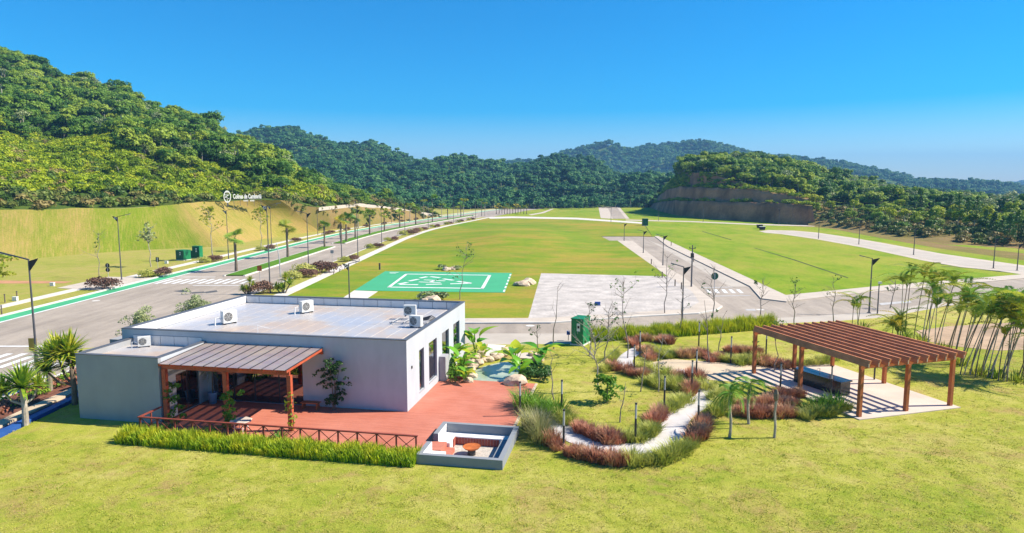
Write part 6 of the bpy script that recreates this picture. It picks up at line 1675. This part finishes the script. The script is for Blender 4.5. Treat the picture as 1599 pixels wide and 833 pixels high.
# short white sidewalk bollards by the right walk
for i, (x, y) in enumerate(((538, 420), (545, 416), (556, 412), (521, 429), (530, 425))):
    p = G(x, y); t = thing('verge_bollard', 'short pale bollard, ' + ORD[i] + ' of the row beside the helipad field', 'bollard', p); MB().tube([(0, 0, -.1), (0, 0, .5)], .05, 6).build('shaft', M['trunk'], t); MB().lathe([(.06, .5), (.05, .56), (0, .57)], 6).build('cap', M['white'], t)
for i, (x, y) in enumerate(((1017, 413), (1034, 434), (1054, 447), (1064, 452), (1083, 408), (1048, 384))):
    p = G(x, y); t = thing('verge_bollard', 'short dark stake, ' + ORD[i] + ' beside the side road sidewalk', 'bollard', p); MB().tube([(0, 0, -.1), (0, 0, .8)], .08, 6).build('shaft', M['trunk'], t); MB().lathe([(.1, .8), (.07, .86), (0, .87)], 6).build('cap', M['dark_metal'], t)

# ------------------------------------------------------------------ big letters on the mound
def text_mesh(txt, size, depth, sx=1.0):
    cu = bpy.data.curves.new('letters', 'FONT'); cu.body = txt; cu.size = size; cu.extrude = depth; cu.offset = .035
    ob = bpy.data.objects.new('letters_tmp', cu); col.objects.link(ob); bpy.context.view_layer.update()
    me_ = bpy.data.meshes.new_from_object(ob.evaluated_get(bpy.context.evaluated_depsgraph_get()))
    bpy.data.objects.remove(ob); bpy.data.curves.remove(cu)
    me_.transform(Matrix.Rotation(R(90), 4, 'X')); me_.materials.clear(); me_.materials.append(M['white']); return me_
def ground_z(x, y):
    hit = scene.ray_cast(bpy.context.evaluated_depsgraph_get(), Vector((x, y, 200)), Vector((0, 0, -1)))
    return hit[1].z if hit[0] else 0
sgc = D(384, 315, 169)
sg = thing('hill_sign', 'white hilltop sign of large letters with a round emblem on the mound', 'sign', (sgc.x, sgc.y, sgc.z - .55), R(40), None, (1.06, .85, .85))
k1 = 169 / 1040.0
em = MB(); n = 28
for i in range(n):
    a0, a1 = 2 * math.pi * i / n, 2 * math.pi * (i + 1) / n
    P_ = lambda a_, f: (-26 * k1 + 4.8 * k1 * f * math.cos(a_), 0, 13 * k1 + 10.2 * k1 * f * math.sin(a_))
    q_ = [P_(a0, .86), P_(a0, 1.06), P_(a1, 1.06), P_(a1, .86)]
    em.hexa([(v[0], -.08, v[2]) for v in q_] + [(v[0], .08, v[2]) for v in q_])
em.build('emblem_ring', M['white'], sg)
for a_, b_ in (((-30, 16.2), (-24, 16.2)), ((-24, 16.2), (-29, 12)), ((-29, 12), (-23, 9.2)), ((-27.6, 20), (-24.5, 20)), ((-26.2, 8.5), (-26.2, 4.5))):
    MB().beam((a_[0] * k1, 0, a_[1] * k1), (b_[0] * k1, 0, b_[1] * k1), .10, .13).build('emblem_stroke', M['white'], sg)
me_ = text_mesh('Colinas de Camboriú', 9.2 * k1, .06)
wd = max(v.co.x for v in me_.vertices) - min(v.co.x for v in me_.vertices)
link('letters', me_, sg, (-18 * k1, 0, 9.6 * k1), None, (40.5 * k1 / wd, 1, 1.25))
for x in (-3.2, -1.4, .4, 2.2, 6.2, 8.0, 9.6, 11.0):
    MB().box(x * k1, (x + .9) * k1, -.05, .05, 4.2 * k1, 7.0 * k1).build('small_letter', M['white'], sg)
MB().box(-18 * k1, 23 * k1, -.04, .04, 8.6 * k1, 8.9 * k1).build('support_rail', M['pole'], sg)
for x in (-17, -8, 2, 12, 22): MB().box(x * k1 - .04, x * k1 + .04, .05, .12, -.6, 12 * k1).build('support_post', M['pole'], sg)
MB().box(-27 * k1, -25 * k1, -.05, .05, -.6, 3.2 * k1).build('support_post', M['pole'], sg)

# ------------------------------------------------------------------ young conifers on the right bank
CN = []
for i in range(3):
    rg2 = np.random.default_rng(950 + i); cs_, rr_ = [], []
    for j in range(15):
        z = .8 + 5.4 * j / 14; w = 1.5 * (1 - j / 15) + .1
        for m_ in range(4):
            a_ = rg2.uniform(0, 6.28); cs_.append((w * .7 * math.cos(a_), w * .7 * math.sin(a_), z - .1 * w)); rr_.append(.28 + .25 * w)
    CN.append(qmesh('crown', *leaf_cloud(rg2, cs_, rr_, 12, .22, .6, .6), M['lf_dark']))
CT = MB().tube([(0, 0, -.3), (0, 0, 5.6)], [.14, .03], 6).mesh('trunk', M['trunk'])
con = [(1480, 376, 205, .8), (1494, 378, 190, .9), (1507, 381, 180, .8), (1521, 384, 172, .75), (1536, 386, 168, .8), (1549, 388, 160, .95), (1562, 391, 156, .85), (1574, 392, 152, 1.0), (1587, 393, 148, 1.0), (1597, 394, 146, .9), (1453, 372, 215, .8), (1434, 370, 220, .75), (1412, 366, 225, .7)]
dgx = None
for i, (x, y, Y, s) in enumerate(sorted(con)):
    a_ = D(x, y, Y); z_ = ground_z(a_.x, Y)
    t = thing('young_conifer', 'young dark conifer at the foot of the right bank, ' + ORD[i] + ' from its left end', 'tree', (a_.x, Y, min(z_, 6)), i, 'young conifers on the right bank', s)
    link('trunk', CT, t); link('crown', CN[i % 3], t)

# ------------------------------------------------------------------ air
hz = MB().box(-5100, 5100, -700, 6100, -3.0, 330).build('haze', None if False else M['lawn'])
tm = bpy.data.materials.new('haze_air'); tm.use_nodes = True; tm.node_tree.nodes.clear()
vo = tm.node_tree.nodes.new('ShaderNodeVolumePrincipled'); ou = tm.node_tree.nodes.new('ShaderNodeOutputMaterial')
vo.inputs['Color'].default_value = (0.24, 0.55, 1.0, 1); vo.inputs['Density'].default_value = 0.00021; vo.inputs['Anisotropy'].default_value = 0.0
tm.node_tree.links.new(vo.outputs[0], ou.inputs['Volume'])
hz.data.materials.clear(); hz.data.materials.append(tm); hz['kind'] = 'stuff'; hz['label'] = 'thin blue haze over the valley'
